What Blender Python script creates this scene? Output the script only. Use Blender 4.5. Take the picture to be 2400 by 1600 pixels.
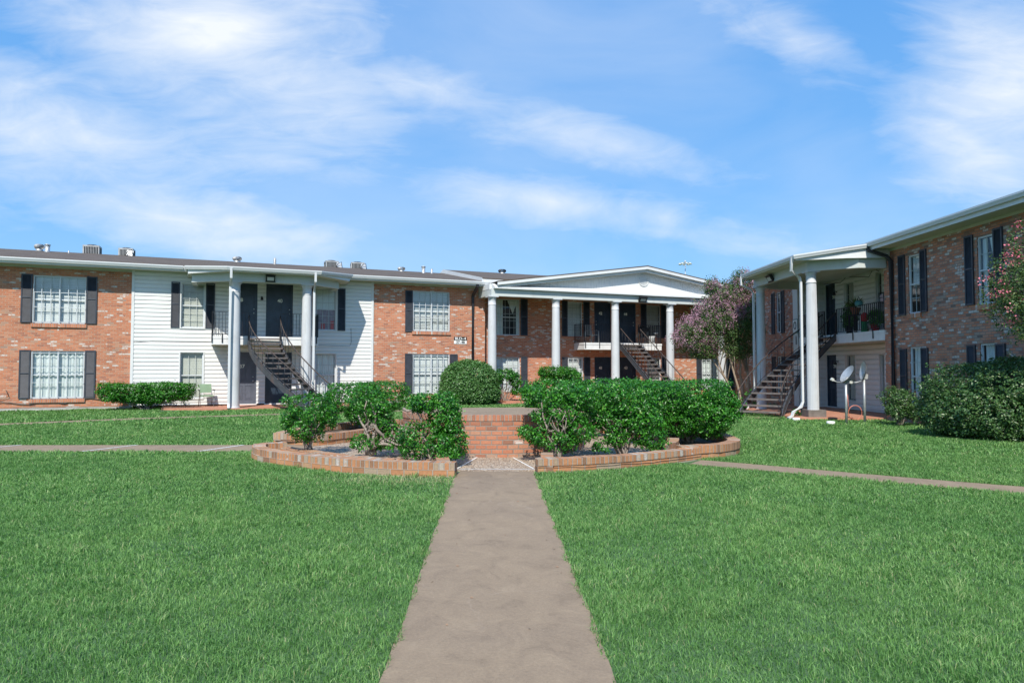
import bpy, bmesh, math, random
import numpy as np
from mathutils import Vector, Matrix, noise
R_ = math.radians
random.seed(7); RNG = np.random.default_rng(11)
for o in list(bpy.data.objects): bpy.data.objects.remove(o)
S = bpy.context.scene; C = S.collection

# ------------------------------------------------------------ camera
cam = bpy.data.cameras.new('camera'); co = bpy.data.objects.new('camera', cam); C.objects.link(co)
cam.sensor_width = 36; cam.lens = 24.0; cam.clip_end = 2000; cam.clip_start = .05
co.location = (0, 0, 1.6); co.rotation_euler = (R_(90) + math.atan(62/1600), 0, 0)
S.camera = co

# ------------------------------------------------------------ light
SUN = Vector((-.129, -1.139, 1.25)).normalized()
sl = bpy.data.lights.new('sun', 'SUN'); sl.energy = 3.9; sl.angle = R_(.53); sl.color = (1.0, .95, .855)
so = bpy.data.objects.new('sun', sl); C.objects.link(so); so.rotation_euler = SUN.to_track_quat('Z', 'Y').to_euler()
so.location = (0, 0, 60)
W = bpy.data.worlds.new("World"); S.world = W; W.use_nodes = True
S.view_settings.view_transform = 'Standard'; S.view_settings.look = 'None'
S.view_settings.exposure = 0.56; S.view_settings.gamma = 1.0

def build_world():
    nt = W.node_tree; N = nt.nodes; L = nt.links; N.clear()
    def m(op, a, b=None, c=None, clamp=False):
        n = N.new('ShaderNodeMath'); n.operation = op; n.use_clamp = clamp
        for i, v in enumerate((a, b, c)):
            if v is None: continue
            if isinstance(v, (int, float)): n.inputs[i].default_value = v
            else: L.new(v, n.inputs[i])
        return n.outputs[0]
    out = N.new('ShaderNodeOutputWorld'); bg = N.new('ShaderNodeBackground')
    sky = N.new('ShaderNodeTexSky'); sky.sky_type = 'NISHITA'; sky.sun_disc = False
    sky.sun_elevation = math.asin(SUN.z); sky.sun_rotation = math.atan2(SUN.x, SUN.y)
    sky.air_density = 1.0; sky.dust_density = .4; sky.ozone_density = 2.2; sky.altitude = 0
    tc = N.new('ShaderNodeTexCoord'); sp = N.new('ShaderNodeSeparateXYZ'); L.new(tc.outputs['Generated'], sp.inputs[0])
    x, y, z = sp.outputs
    ya = m('MAXIMUM', m('ABSOLUTE', y), .06)
    u = m('DIVIDE', x, ya); v = m('DIVIDE', z, ya)
    # cloud cover: wisps of noise inside soft elongated banks
    cmb = N.new('ShaderNodeCombineXYZ'); L.new(u, cmb.inputs[0]); L.new(v, cmb.inputs[1])
    def fbm(rot, sx, sy, scale, detail, rough, dist, off):
        mp = N.new('ShaderNodeMapping'); L.new(cmb.outputs[0], mp.inputs[0])
        mp.inputs['Rotation'].default_value = (0, 0, R_(rot)); mp.inputs['Scale'].default_value = (sx, sy, 1)
        mp.inputs['Location'].default_value = (off, off*.7, off*.3)
        n = N.new('ShaderNodeTexNoise'); L.new(mp.outputs[0], n.inputs['Vector'])
        n.inputs['Scale'].default_value = scale; n.inputs['Detail'].default_value = detail
        n.inputs['Roughness'].default_value = rough; n.inputs['Distortion'].default_value = dist
        return n.outputs[0]
    n1 = fbm(22, 1.0, 2.9, 2.6, 10, .56, .6, 3.1)
    n2 = fbm(35, 1.0, 3.0, 8.0, 9, .60, .9, 8.3)
    n3 = fbm(15, 1.0, 1.4, 1.6, 4, .5, .2, 5.7)
    nn = m('ADD', m('MULTIPLY', n1, .55), m('ADD', m('MULTIPLY', n2, .25), m('MULTIPLY', n3, .2)))
    banks = [  # u, v, half-length, half-width, tilt deg, weight
        (-.44, .50, .40, .19, -24, 1.0), (-.16, .43, .28, .09, -26, .72), (.14, .335, .30, .06, -14, .68),
        (-.72, .34, .36, .16, -14, .85), (-.52, .225, .36, .07, -12, .9), (.06, .245, .34, .055, -8, .78),
        (.22, .20, .30, .035, -6, .60),
        (.74, .42, .16, .20, -60, .95), (.68, .33, .20, .09, -40, .8), (.42, .49, .17, .07, -28, .62), (-.30, .30, .30, .05, -12, .6),
        (.72, .56, .22, .09, 20, .55), (-.2, .17, .5, .03, -4, .30)]
    tot = None
    for (cu, cv, a, b, t, w) in banks:
        ct, st = math.cos(R_(t)), math.sin(R_(t))
        du = m('SUBTRACT', u, cu); dv = m('SUBTRACT', v, cv)
        p = m('MULTIPLY', m('ADD', m('MULTIPLY', du, ct), m('MULTIPLY', dv, st)), 1/a)
        q = m('MULTIPLY', m('SUBTRACT', m('MULTIPLY', dv, ct), m('MULTIPLY', du, st)), 1/b)
        r = m('SQRT', m('ADD', m('MULTIPLY', p, p), m('MULTIPLY', q, q)))
        g = m('MULTIPLY', m('SUBTRACT', 1.0, m('MULTIPLY', r, .62), clamp=True), w)
        tot = g if tot is None else m('MAXIMUM', tot, g)
    cov = m('MULTIPLY', m('SUBTRACT', m('ADD', m('MULTIPLY', tot, .85), m('MULTIPLY', nn, 1.45)), .99), 1.75, clamp=True)
    veil = m('MULTIPLY', m('SUBTRACT', m('ADD', m('MULTIPLY', n3, .6), m('MULTIPLY', n1, .4)), m('ADD', .38, m('MULTIPLY', m('ABSOLUTE', m('ADD', u, .25)), .14))), 1.9, clamp=True)
    cov = m('MAXIMUM', m('MULTIPLY', m('POWER', cov, 1.1), .95), m('MULTIPLY', veil, .50))
    # keep the clouds above the horizon
    cov = m('MULTIPLY', cov, m('MULTIPLY', m('SUBTRACT', z, .02), 12, clamp=True))
    rp = N.new('ShaderNodeValToRGB'); L.new(z, rp.inputs[0]); e = rp.color_ramp.elements; e[0].position = 0; e[0].color = SKY_LOW; e[1].position = .55; e[1].color = SKY_HIGH
    tint = N.new('ShaderNodeMix'); tint.data_type = 'RGBA'; tint.inputs[0].default_value = .80
    L.new(sky.outputs[0], tint.inputs[6]); L.new(rp.outputs[0], tint.inputs[7])
    mix = N.new('ShaderNodeMix'); mix.data_type = 'RGBA'; L.new(cov, mix.inputs[0]); L.new(tint.outputs[2], mix.inputs[6])
    mix.inputs[7].default_value = CLOUD
    L.new(mix.outputs[2], bg.inputs[0]); bg.inputs[1].default_value = SKY_STR; L.new(bg.outputs[0], out.inputs[0])
SKY_LOW = (1.00, 2.45, 4.4, 1); SKY_HIGH = (.42, 1.72, 4.15, 1); CLOUD = (4.4, 4.6, 4.8, 1); SKY_STR = .148
build_world()

# ------------------------------------------------------------ materials
def newmat(name):
    m = bpy.data.materials.new(name); m.use_nodes = True
    nt = m.node_tree; N = nt.nodes; N.clear()
    out = N.new('ShaderNodeOutputMaterial'); b = N.new('ShaderNodeBsdfPrincipled'); nt.links.new(b.outputs[0], out.inputs[0])
    return m, nt, N, nt.links, b, out
class NT:
    def __init__(s, nt): s.N = nt.nodes; s.L = nt.links
    def put(s, inp, v):
        if hasattr(v, 'links') or hasattr(v, 'is_linked'): s.L.new(v, inp)
        else: inp.default_value = v
    def m(s, op, a, b=None, c=None, clamp=False):
        n = s.N.new('ShaderNodeMath'); n.operation = op; n.use_clamp = clamp
        for i, v in enumerate((a, b, c)):
            if v is not None: s.put(n.inputs[i], v)
        return n.outputs[0]
    def mix(s, f, a, b, mode='MIX'):
        n = s.N.new('ShaderNodeMix'); n.data_type = 'RGBA'; n.blend_type = mode
        s.put(n.inputs[0], f); s.put(n.inputs[6], a); s.put(n.inputs[7], b); return n.outputs[2]
    def noise(s, vec, scale, detail=4, rough=.55, dist=0, dims=None):
        n = s.N.new('ShaderNodeTexNoise')
        if vec is not None: s.L.new(vec, n.inputs['Vector'])
        n.inputs['Scale'].default_value = scale; n.inputs['Detail'].default_value = detail
        n.inputs['Roughness'].default_value = rough; n.inputs['Distortion'].default_value = dist; return n.outputs[0]
    def ramp(s, f, stops, interp='LINEAR'):
        n = s.N.new('ShaderNodeValToRGB'); s.L.new(f, n.inputs[0]); cr = n.color_ramp; cr.interpolation = interp
        while len(cr.elements) < len(stops): cr.elements.new(.5)
        for e, (p, c) in zip(cr.elements, stops): e.position = p; e.color = (*c, 1) if len(c) == 3 else c
        return n.outputs[0]
    def bump(s, h, dist, strength=1.0):
        n = s.N.new('ShaderNodeBump'); s.L.new(h, n.inputs['Height']); n.inputs['Distance'].default_value = dist
        n.inputs['Strength'].default_value = strength; return n.outputs[0]
    def map(s, vec, sc):
        n = s.N.new('ShaderNodeMapping'); s.L.new(vec, n.inputs[0]); n.inputs['Scale'].default_value = sc; return n.outputs[0]
def c4(c): return (c[0], c[1], c[2], 1)
MATS = {}
def plain(name, col, rough=.6, var=.12, scale=3.0, metallic=0, spec=.5, bump=0, bscale=40, dirt=None, stretch=(1, 1, 1)):
    m, nt, N, L, b, out = newmat(name); t = NT(nt)
    tc = N.new('ShaderNodeTexCoord'); v = t.map(tc.outputs['Object'], stretch)
    n = t.noise(v, scale, 6, .6)
    lo = tuple(max(0, x*(1-var)) for x in col); hi = tuple(min(1, x*(1+var)) for x in col)
    c = t.ramp(n, [(.3, lo), (.7, hi)])
    if dirt:
        d = t.noise(t.map(tc.outputs['Object'], (1.3, 1.3, .5)), dirt[1], 7, .65, .3)
        c = t.mix(t.m('MULTIPLY', t.m('SUBTRACT', d, dirt[2], clamp=True), dirt[3], clamp=True), c, c4(dirt[0]))
    L.new(c, b.inputs['Base Color'])
    b.inputs['Roughness'].default_value = rough; b.inputs['Metallic'].default_value = metallic
    b.inputs['Specular IOR Level'].default_value = spec
    if bump: L.new(t.bump(t.noise(tc.outputs['Object'], bscale, 5), bump), b.inputs['Normal'])
    MATS[name] = m; return m
def brick_mat(name, bw, bh, mort, stops, white_p, white=(.66, .61, .56), mortcol=(.42, .35, .29), half=True, seed=0, bumpd=.006, var=.25, mortw=.35):
    m, nt, N, L, b, out = newmat(name); t = NT(nt)
    uvn = N.new('ShaderNodeUVMap'); uvn.uv_map = 'uv'; sp = N.new('ShaderNodeSeparateXYZ'); L.new(uvn.outputs[0], sp.inputs[0])
    wob = t.noise(uvn.outputs[0], 3.0, 2)
    x = sp.outputs[0]; y = t.m('ADD', sp.outputs[1], t.m('MULTIPLY', t.m('SUBTRACT', wob, .5), .006))
    ry = t.m('DIVIDE', y, bh); row = t.m('FLOOR', ry); fy = t.m('FRACT', ry)
    rx = t.m('DIVIDE', x, bw)
    if half:
        hs = t.m('MULTIPLY', t.m('FLOORED_MODULO', row, 2.0), .5); rx = t.m('ADD', rx, hs)
    col = t.m('FLOOR', rx); fx = t.m('FRACT', rx)
    ex = t.m('MULTIPLY', t.m('MINIMUM', fx, t.m('SUBTRACT', 1.0, fx)), bw)
    ey = t.m('MULTIPLY', t.m('MINIMUM', fy, t.m('SUBTRACT', 1.0, fy)), bh)
    d = t.m('MINIMUM', ex, ey)
    jag = t.m('MULTIPLY', t.m('SUBTRACT', t.noise(uvn.outputs[0], 45, 3), .5), .004)
    brick = t.m('MULTIPLY', t.m('SUBTRACT', t.m('ADD', d, jag), mort*.5), 1/.003, clamp=True)
    cb = N.new('ShaderNodeCombineXYZ'); L.new(col, cb.inputs[0]); L.new(row, cb.inputs[1]); cb.inputs[2].default_value = seed
    wn = N.new('ShaderNodeTexWhiteNoise'); wn.noise_dimensions = '3D'; L.new(cb.outputs[0], wn.inputs['Vector'])
    rs = N.new('ShaderNodeSeparateColor'); L.new(wn.outputs['Color'], rs.inputs[0])
    base = t.ramp(rs.outputs[0], stops)
    low = t.noise(uvn.outputs[0], .9, 3, .6)
    pw = t.m('MULTIPLY', t.m('SUBTRACT', low, .28, clamp=True), white_p*4)
    isw = t.m('LESS_THAN', rs.outputs[1], pw)
    patch = t.m('MULTIPLY', t.m('SUBTRACT', t.noise(uvn.outputs[0], 14, 4, .7), .40), 7, clamp=True)
    base = t.mix(t.m('MULTIPLY', isw, t.m('ADD', t.m('MULTIPLY', patch, .75), .2)), base, c4(white))
    fine = t.noise(uvn.outputs[0], 26, 6, .7)
    base = t.mix(1.0, base, t.ramp(fine, [(.25, (1-var,)*3), (.75, (1+var*.6,)*3)]), 'MULTIPLY')
    stain = t.noise(uvn.outputs[0], .45, 4, .6)
    base = t.mix(1.0, base, t.ramp(stain, [(.3, (.82, .83, .84)), (.7, (1.08, 1.05, 1.03))]), 'MULTIPLY')
    c = t.mix(brick, c4(mortcol), base)
    L.new(c, b.inputs['Base Color']); b.inputs['Roughness'].default_value = .88; b.inputs['Specular IOR Level'].default_value = .25
    h = t.m('ADD', brick, t.m('ADD', t.m('MULTIPLY', fine, .35), t.m('MULTIPLY', rs.outputs[2], .35)))
    L.new(t.bump(h, bumpd), b.inputs['Normal']); MATS[name] = m; return m
FACADE = [(0, (.36, .15, .095)), (.08, (.45, .175, .105)), (.2, (.52, .19, .10)), (.45, (.56, .21, .11)), (.7, (.60, .245, .135)), (.9, (.56, .28, .175)), (.97, (.44, .27, .19)), (1, (.36, .24, .19))]
FAC2 = [(0, (.22, .155, .13)), (.05, (.37, .18, .13)), (.25, (.52, .21, .13)), (.55, (.62, .25, .15)), (.78, (.58, .29, .20)), (.92, (.46, .33, .26)), (1, (.36, .29, .25))]
M_brick = brick_mat('painted_clay_brick', .205, .075, .010, FACADE, .09, mortcol=(.46, .33, .25))
M_brick_b = brick_mat('whitewashed_clay_brick', .205, .075, .010, FACADE, .15, seed=3, mortcol=(.46, .34, .27))
M_brick_r = brick_mat('mottled_clay_brick', .205, .075, .011, FAC2, .16, seed=9, white=(.64, .60, .56), mortcol=(.25, .20, .17))
ORNG = [(0, (.30, .15, .10)), (.3, (.45, .185, .11)), (.6, (.51, .215, .125)), (.85, (.47, .26, .17)), (1, (.36, .27, .21))]
M_plat = brick_mat('orange_platform_brick', .195, .081, .013, ORNG, .05, seed=5, mortcol=(.30, .25, .21), bumpd=.010)
M_plattop = brick_mat('orange_soldier_brick', .073, .30, .012, ORNG, .03, seed=6, mortcol=(.36, .30, .25), half=False, bumpd=.008)
WEATH = [(0, (.26, .15, .095)), (.2, (.42, .205, .105)), (.5, (.50, .235, .115)), (.78, (.48, .28, .155)), (.93, (.38, .28, .19)), (1, (.44, .38, .31))]
M_ring = brick_mat('weathered_edging_brick', .215, .10, .012, WEATH, .10, seed=12, white=(.55, .52, .48), mortcol=(.40, .34, .28), bumpd=.010)
M_ringtop = brick_mat('weathered_rowlock_brick', .078, .40, .012, WEATH, .10, seed=13, white=(.50, .48, .45), mortcol=(.38, .32, .27), half=False, bumpd=.010)
M_sillb = brick_mat('rowlock_sill_brick', .07, .30, .010, FACADE, .04, seed=21, half=False)

M_side = plain('white_vinyl_siding', (.70, .70, .68), .55, .03, 1.2, dirt=((.62, .60, .55), 1.1, .56, 1.6))
M_trim = plain('white_painted_trim', (.66, .67, .66), .5, .06, 2, dirt=((.42, .40, .35), 2.2, .56, 2.0))
M_col = plain('white_painted_column', (.53, .545, .56), .5, .06, 2, dirt=((.34, .32, .28), 2.6, .54, 2.2))
M_beam = plain('painted_beam', (.52, .55, .53), .5, .05, 1.5, dirt=((.36, .34, .28), 1.8, .55, 1.8))
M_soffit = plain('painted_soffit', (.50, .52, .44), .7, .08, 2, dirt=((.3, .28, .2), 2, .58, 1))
M_gutter = plain('white_metal_gutter', (.62, .635, .64), .35, .04, 2, dirt=((.5, .5, .48), 2, .62, 1.5))
M_shut = plain('navy_painted_shutter', (.040, .046, .060), .5, .25, 5, bump=.001)
M_door = plain('navy_painted_door', (.026, .040, .062), .35, .3, 3)
M_doorg = plain('grey_painted_door', (.10, .11, .14), .45, .15, 3)
M_iron = plain('black_iron', (.022, .024, .030), .45, .3, 12)
M_step = plain('dark_steel', (.050, .054, .062), .5, .35, 7, dirt=((.17, .10, .07), 3, .55, 3))
M_tread = plain('worn_concrete_tread', (.15, .13, .12), .8, .3, 8, dirt=((.23, .10, .06), 4, .52, 3))
M_rust = plain('rusty_iron', (.058, .043, .038), .7, .5, 9)
M_slab = plain('painted_balcony_slab', (.72, .72, .71), .6, .08, 2, dirt=((.38, .36, .32), 3.0, .57, 2.2))
M_terra = plain('terracotta_painted_concrete', (.44, .20, .125), .8, .2, 2.5, bump=.002, dirt=((.36, .24, .18), 2.0, .5, 2))
M_found = plain('bare_foundation_concrete', (.42, .40, .37), .9, .15, 5, bump=.003)
M_plinth = plain('stained_plinth', (.16, .14, .125), .85, .25, 5)
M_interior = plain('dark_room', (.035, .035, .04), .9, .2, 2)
M_blind = plain('white_blind', (.80, .80, .78), .6, .04, 3)
M_blindd = plain('cream_blind', (.62, .60, .52), .7, .08, 3)
M_drape = plain('white_drape', (.72, .74, .72), .9, .10, 9, stretch=(6, 6, .4))
M_pinkdr = plain('mauve_curtain', (.30, .22, .27), .9, .3, 5)
M_red = plain('red_cloth', (.55, .03, .03), .8, .2, 6)
M_sash = plain('white_window_sash', (.56, .59, .61), .4, .04, 3)
M_sashg = plain('grey_window_sash', (.42, .45, .44), .5, .1, 3)
M_galv = plain('galvanised_metal', (.42, .44, .45), .42, .2, 9, metallic=.5)
M_alum = plain('dull_aluminium', (.38, .38, .37), .5, .25, 6, metallic=.3)
M_dark = plain('black_plastic', (.012, .013, .016), .45, .3, 6)
M_mast = plain('far_grey_steel', (.42, .45, .48), .6, .1, 1)
M_greenv = plain('sage_vinyl', (.22, .32, .20), .5, .1, 4)
M_chrome = plain('tarnished_steel', (.32, .32, .33), .4, .2, 8, metallic=.6)
M_cable = plain('grey_cable', (.10, .09, .085), .6, .2, 5)
M_hose = plain('salmon_cable', (.62, .20, .13), .5, .1, 5)
M_white = plain('white_paint', (.82, .82, .80), .5, .03, 4)
M_text = plain('cream_lettering', (.80, .78, .68), .5, .02, 4)
M_signk = plain('black_sign_face', (.01, .01, .01), .5, .1, 4)
M_lens = plain('frosted_lamp_lens', (.55, .56, .52), .25, .05, 4)
M_bark = plain('smooth_bark', (.30, .23, .17), .8, .35, 9, bump=.004, bscale=22, stretch=(1, 1, .3))
M_stem = plain('shrub_bark', (.24, .20, .165), .85, .35, 16, bump=.003, bscale=50)
M_vine = plain('dry_twig', (.25, .16, .10), .9, .3, 10)
M_pot = plain('clay_pot', (.30, .13, .08), .8, .2, 6)
M_teal = plain('teal_glaze', (.06, .22, .24), .3, .1, 6)
M_grn = plain('green_plastic', (.02, .25, .10), .5, .1, 6)
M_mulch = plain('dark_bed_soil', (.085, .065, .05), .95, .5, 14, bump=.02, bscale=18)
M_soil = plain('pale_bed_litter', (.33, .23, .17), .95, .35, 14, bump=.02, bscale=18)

def mk_roof():
    m, nt, N, L, b, out = newmat('asphalt_shingle'); t = NT(nt)
    tc = N.new('ShaderNodeTexCoord')
    n = t.noise(t.map(tc.outputs['Object'], (1, 2.2, 2.2)), 1.1, 8, .7, .4); n2 = t.noise(tc.outputs['Object'], 14, 5, .7)
    br = N.new('ShaderNodeTexBrick'); L.new(tc.outputs['Object'], br.inputs['Vector']); br.inputs['Scale'].default_value = 1
    br.inputs['Brick Width'].default_value = .33; br.inputs['Row Height'].default_value = .14; br.inputs['Mortar Size'].default_value = .006
    br.inputs['Color1'].default_value = (.125, .098, .076, 1); br.inputs['Color2'].default_value = (.078, .060, .048, 1); br.inputs['Mortar'].default_value = (.03, .026, .024, 1)
    c = t.mix(.55, br.outputs[0], t.ramp(n, [(.3, (.065, .050, .040)), (.55, (.118, .092, .072)), (.75, (.20, .16, .125))]))
    c = t.mix(1.0, c, t.ramp(n2, [(.3, (.75,)*3), (.7, (1.2,)*3)]), 'MULTIPLY')
    L.new(c, b.inputs['Base Color']); b.inputs['Roughness'].default_value = .95; L.new(t.bump(n2, .006), b.inputs['Normal']); return m
M_roof = mk_roof()
def mk_conc():
    m, nt, N, L, b, out = newmat('worn_walk_concrete'); t = NT(nt)
    tc = N.new('ShaderNodeTexCoord'); v = tc.outputs['Object']
    big = t.noise(v, .55, 5, .6, .3); mid = t.noise(t.map(v, (1.25, 1, 1)), 3.1, 9, .70, .9); fine = t.noise(v, 60, 6, .75); sp = t.noise(v, 190, 2, .5)
    c = t.ramp(mid, [(.28, (.205, .156, .110)), (.44, (.262, .200, .140)), (.58, (.286, .219, .152)), (.78, (.340, .264, .184))])
    c = t.mix(1.0, c, t.ramp(big, [(.3, (.90, .89, .90)), (.7, (1.06, 1.04, 1.0))]), 'MULTIPLY')
    c = t.mix(1.0, c, t.ramp(fine, [(.3, (.86,)*3), (.7, (1.12,)*3)]), 'MULTIPLY')
    c = t.mix(t.m('MULTIPLY', t.m('SUBTRACT', sp, .70, clamp=True), 9, clamp=True), c, (.55, .50, .44, 1))
    w = N.new('ShaderNodeTexVoronoi'); w.feature = 'DISTANCE_TO_EDGE'; w.inputs['Scale'].default_value = .55
    dv = N.new('ShaderNodeVectorMath'); dv.operation = 'ADD'; nz = N.new('ShaderNodeTexNoise'); nz.inputs['Scale'].default_value = 1.3; nz.inputs['Detail'].default_value = 6; L.new(v, nz.inputs['Vector'])
    L.new(v, dv.inputs[0]); L.new(nz.outputs[1], dv.inputs[1]); L.new(dv.outputs[0], w.inputs['Vector'])
    fade = t.m('MULTIPLY', t.m('SUBTRACT', t.noise(v, .8, 3), .5, clamp=True), 5, clamp=True)
    cr = t.m('MULTIPLY', t.m('SUBTRACT', 1.0, t.m('MULTIPLY', w.outputs[0], 130), clamp=True), fade)
    c = t.mix(t.m('MULTIPLY', cr, .35), c, (.46, .38, .31, 1))
    L.new(c, b.inputs['Base Color']); b.inputs['Roughness'].default_value = .92; b.inputs['Specular IOR Level'].default_value = .25
    L.new(t.bump(t.m('ADD', fine, t.m('MULTIPLY', mid, 2)), .004), b.inputs['Normal']); return m
M_conc = mk_conc()
def mk_agg():
    m, nt, N, L, b, out = newmat('exposed_pebble_aggregate'); t = NT(nt)
    tc = N.new('ShaderNodeTexCoord'); v = tc.outputs['Object']
    w = N.new('ShaderNodeTexVoronoi'); w.inputs['Scale'].default_value = 42; L.new(v, w.inputs['Vector'])
    rs = N.new('ShaderNodeSeparateColor'); L.new(w.outputs['Color'], rs.inputs[0])
    c = t.ramp(rs.outputs[0], [(0, (.24, .16, .10)), (.4, (.44, .32, .22)), (.75, (.54, .42, .31)), (1, (.68, .60, .49))])
    c = t.mix(t.m('MULTIPLY', t.m('SUBTRACT', w.outputs[0], .45, clamp=True), 3.5, clamp=True), c, (.12, .09, .07, 1))
    c = t.mix(1.0, c, t.ramp(t.noise(v, 1.2, 4), [(.3, (.88,)*3), (.7, (1.1,)*3)]), 'MULTIPLY')
    L.new(c, b.inputs['Base Color']); b.inputs['Roughness'].default_value = .85
    L.new(t.bump(t.m('SUBTRACT', 1.0, w.outputs[0]), .006), b.inputs['Normal']); return m
M_agg = mk_agg()
def mk_ground():
    m, nt, N, L, b, out = newmat('turf_soil'); t = NT(nt)
    tc = N.new('ShaderNodeTexCoord'); v = tc.outputs['Object']
    c = t.ramp(t.noise(v, 3, 7, .7), [(.3, (.045, .10, .035)), (.6, (.075, .15, .055)), (.8, (.11, .16, .07))])
    L.new(c, b.inputs['Base Color']); b.inputs['Roughness'].default_value = .95
    L.new(t.bump(t.noise(v, 30, 5), .02), b.inputs['Normal']); return m
M_ground = mk_ground()
def leafmat(name, stops, rough=.4, trans=.25, spec=.5, patch=None):
    m, nt, N, L, b, out = newmat(name); t = NT(nt)
    at = N.new('ShaderNodeAttribute'); at.attribute_name = 'tint'
    c = t.ramp(at.outputs['Fac'], stops)
    if patch:
        tc = N.new('ShaderNodeTexCoord'); v = tc.outputs['Object']
        n = t.m('ADD', t.m('MULTIPLY', t.noise(v, patch[0], 5, .65, .5), .6), t.m('MULTIPLY', t.noise(v, patch[0]*6, 4, .6), .4))
        c = t.mix(1.0, c, t.ramp(n, [(.34, patch[1]), (.5, (1, 1, 1)), (.66, patch[2])]), 'MULTIPLY')
    L.new(c, b.inputs['Base Color']); b.inputs['Roughness'].default_value = rough; b.inputs['Specular IOR Level'].default_value = spec
    tr = N.new('ShaderNodeBsdfTranslucent'); L.new(t.mix(1.0, c, (1.3, 1.5, .7, 1), 'MULTIPLY'), tr.inputs[0])
    mx = N.new('ShaderNodeMixShader'); mx.inputs[0].default_value = trans; L.new(b.outputs[0], mx.inputs[1]); L.new(tr.outputs[0], mx.inputs[2]); L.new(mx.outputs[0], out.inputs[0])
    return m
M_grass = leafmat('lawn_blades', [(0, (.064, .150, .036)), (.35, (.122, .262, .070)), (.75, (.182, .362, .104)), (.93, (.28, .44, .165)), (1, (.36, .38, .20))], .55, .30, .35,
                  patch=(.5, (.68, .80, .72), (1.30, 1.18, 1.22)))
M_ligus = leafmat('glossy_privet_leaf', [(0, (.010, .058, .007)), (.35, (.024, .132, .010)), (.7, (.052, .232, .016)), (.90, (.10, .33, .032)), (.98, (.24, .38, .08)), (1, (.40, .12, .03))], .37, .24, .5)
M_round = leafmat('dull_privet_leaf', [(0, (.030, .095, .020)), (.5, (.072, .180, .042)), (.9, (.14, .28, .08)), (1, (.28, .36, .17))], .42, .20, .5)
M_dusty = leafmat('dusty_privet_leaf', [(0, (.022, .066, .018)), (.45, (.050, .125, .032)), (.8, (.10, .185, .057)), (.95, (.32, .36, .20)), (.99, (.42, .42, .30)), (1, (.45, .16, .05))], .38, .18, .5)
M_crape = leafmat('myrtle_leaf', [(0, (.030, .075, .024)), (.5, (.075, .145, .040)), (.85, (.14, .20, .065)), (1, (.34, .22, .11))], .5, .22, .4)
M_lilac = leafmat('mauve_blossom', [(0, (.24, .11, .19)), (.5, (.44, .25, .34)), (1, (.62, .42, .50))], .8, .25, .2)
M_pink = leafmat('pink_blossom', [(0, (.55, .10, .18)), (.5, (.75, .22, .30)), (1, (.85, .42, .46))], .8, .25, .2)
def mk_glass():
    m, nt, N, L, b, out = newmat('window_glass'); N.remove(b)
    tr = N.new('ShaderNodeBsdfTransparent'); tr.inputs[0].default_value = (.90, .94, .94, 1)
    gl = N.new('ShaderNodeBsdfGlossy'); gl.inputs['Roughness'].default_value = .03
    fr = N.new('ShaderNodeFresnel'); fr.inputs[0].default_value = 1.6
    N.remove(fr); lw = N.new('ShaderNodeLayerWeight'); lw.inputs[0].default_value = .5
    t = NT(nt); f = t.m('ADD', t.m('MULTIPLY', t.m('POWER', lw.outputs['Facing'], 3.0), .55), .045, clamp=True)
    mx = N.new('ShaderNodeMixShader'); L.new(f, mx.inputs[0]); L.new(tr.outputs[0], mx.inputs[1]); L.new(gl.outputs[0], mx.inputs[2]); L.new(mx.outputs[0], out.inputs[0]); return m
M_glass = mk_glass()

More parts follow.
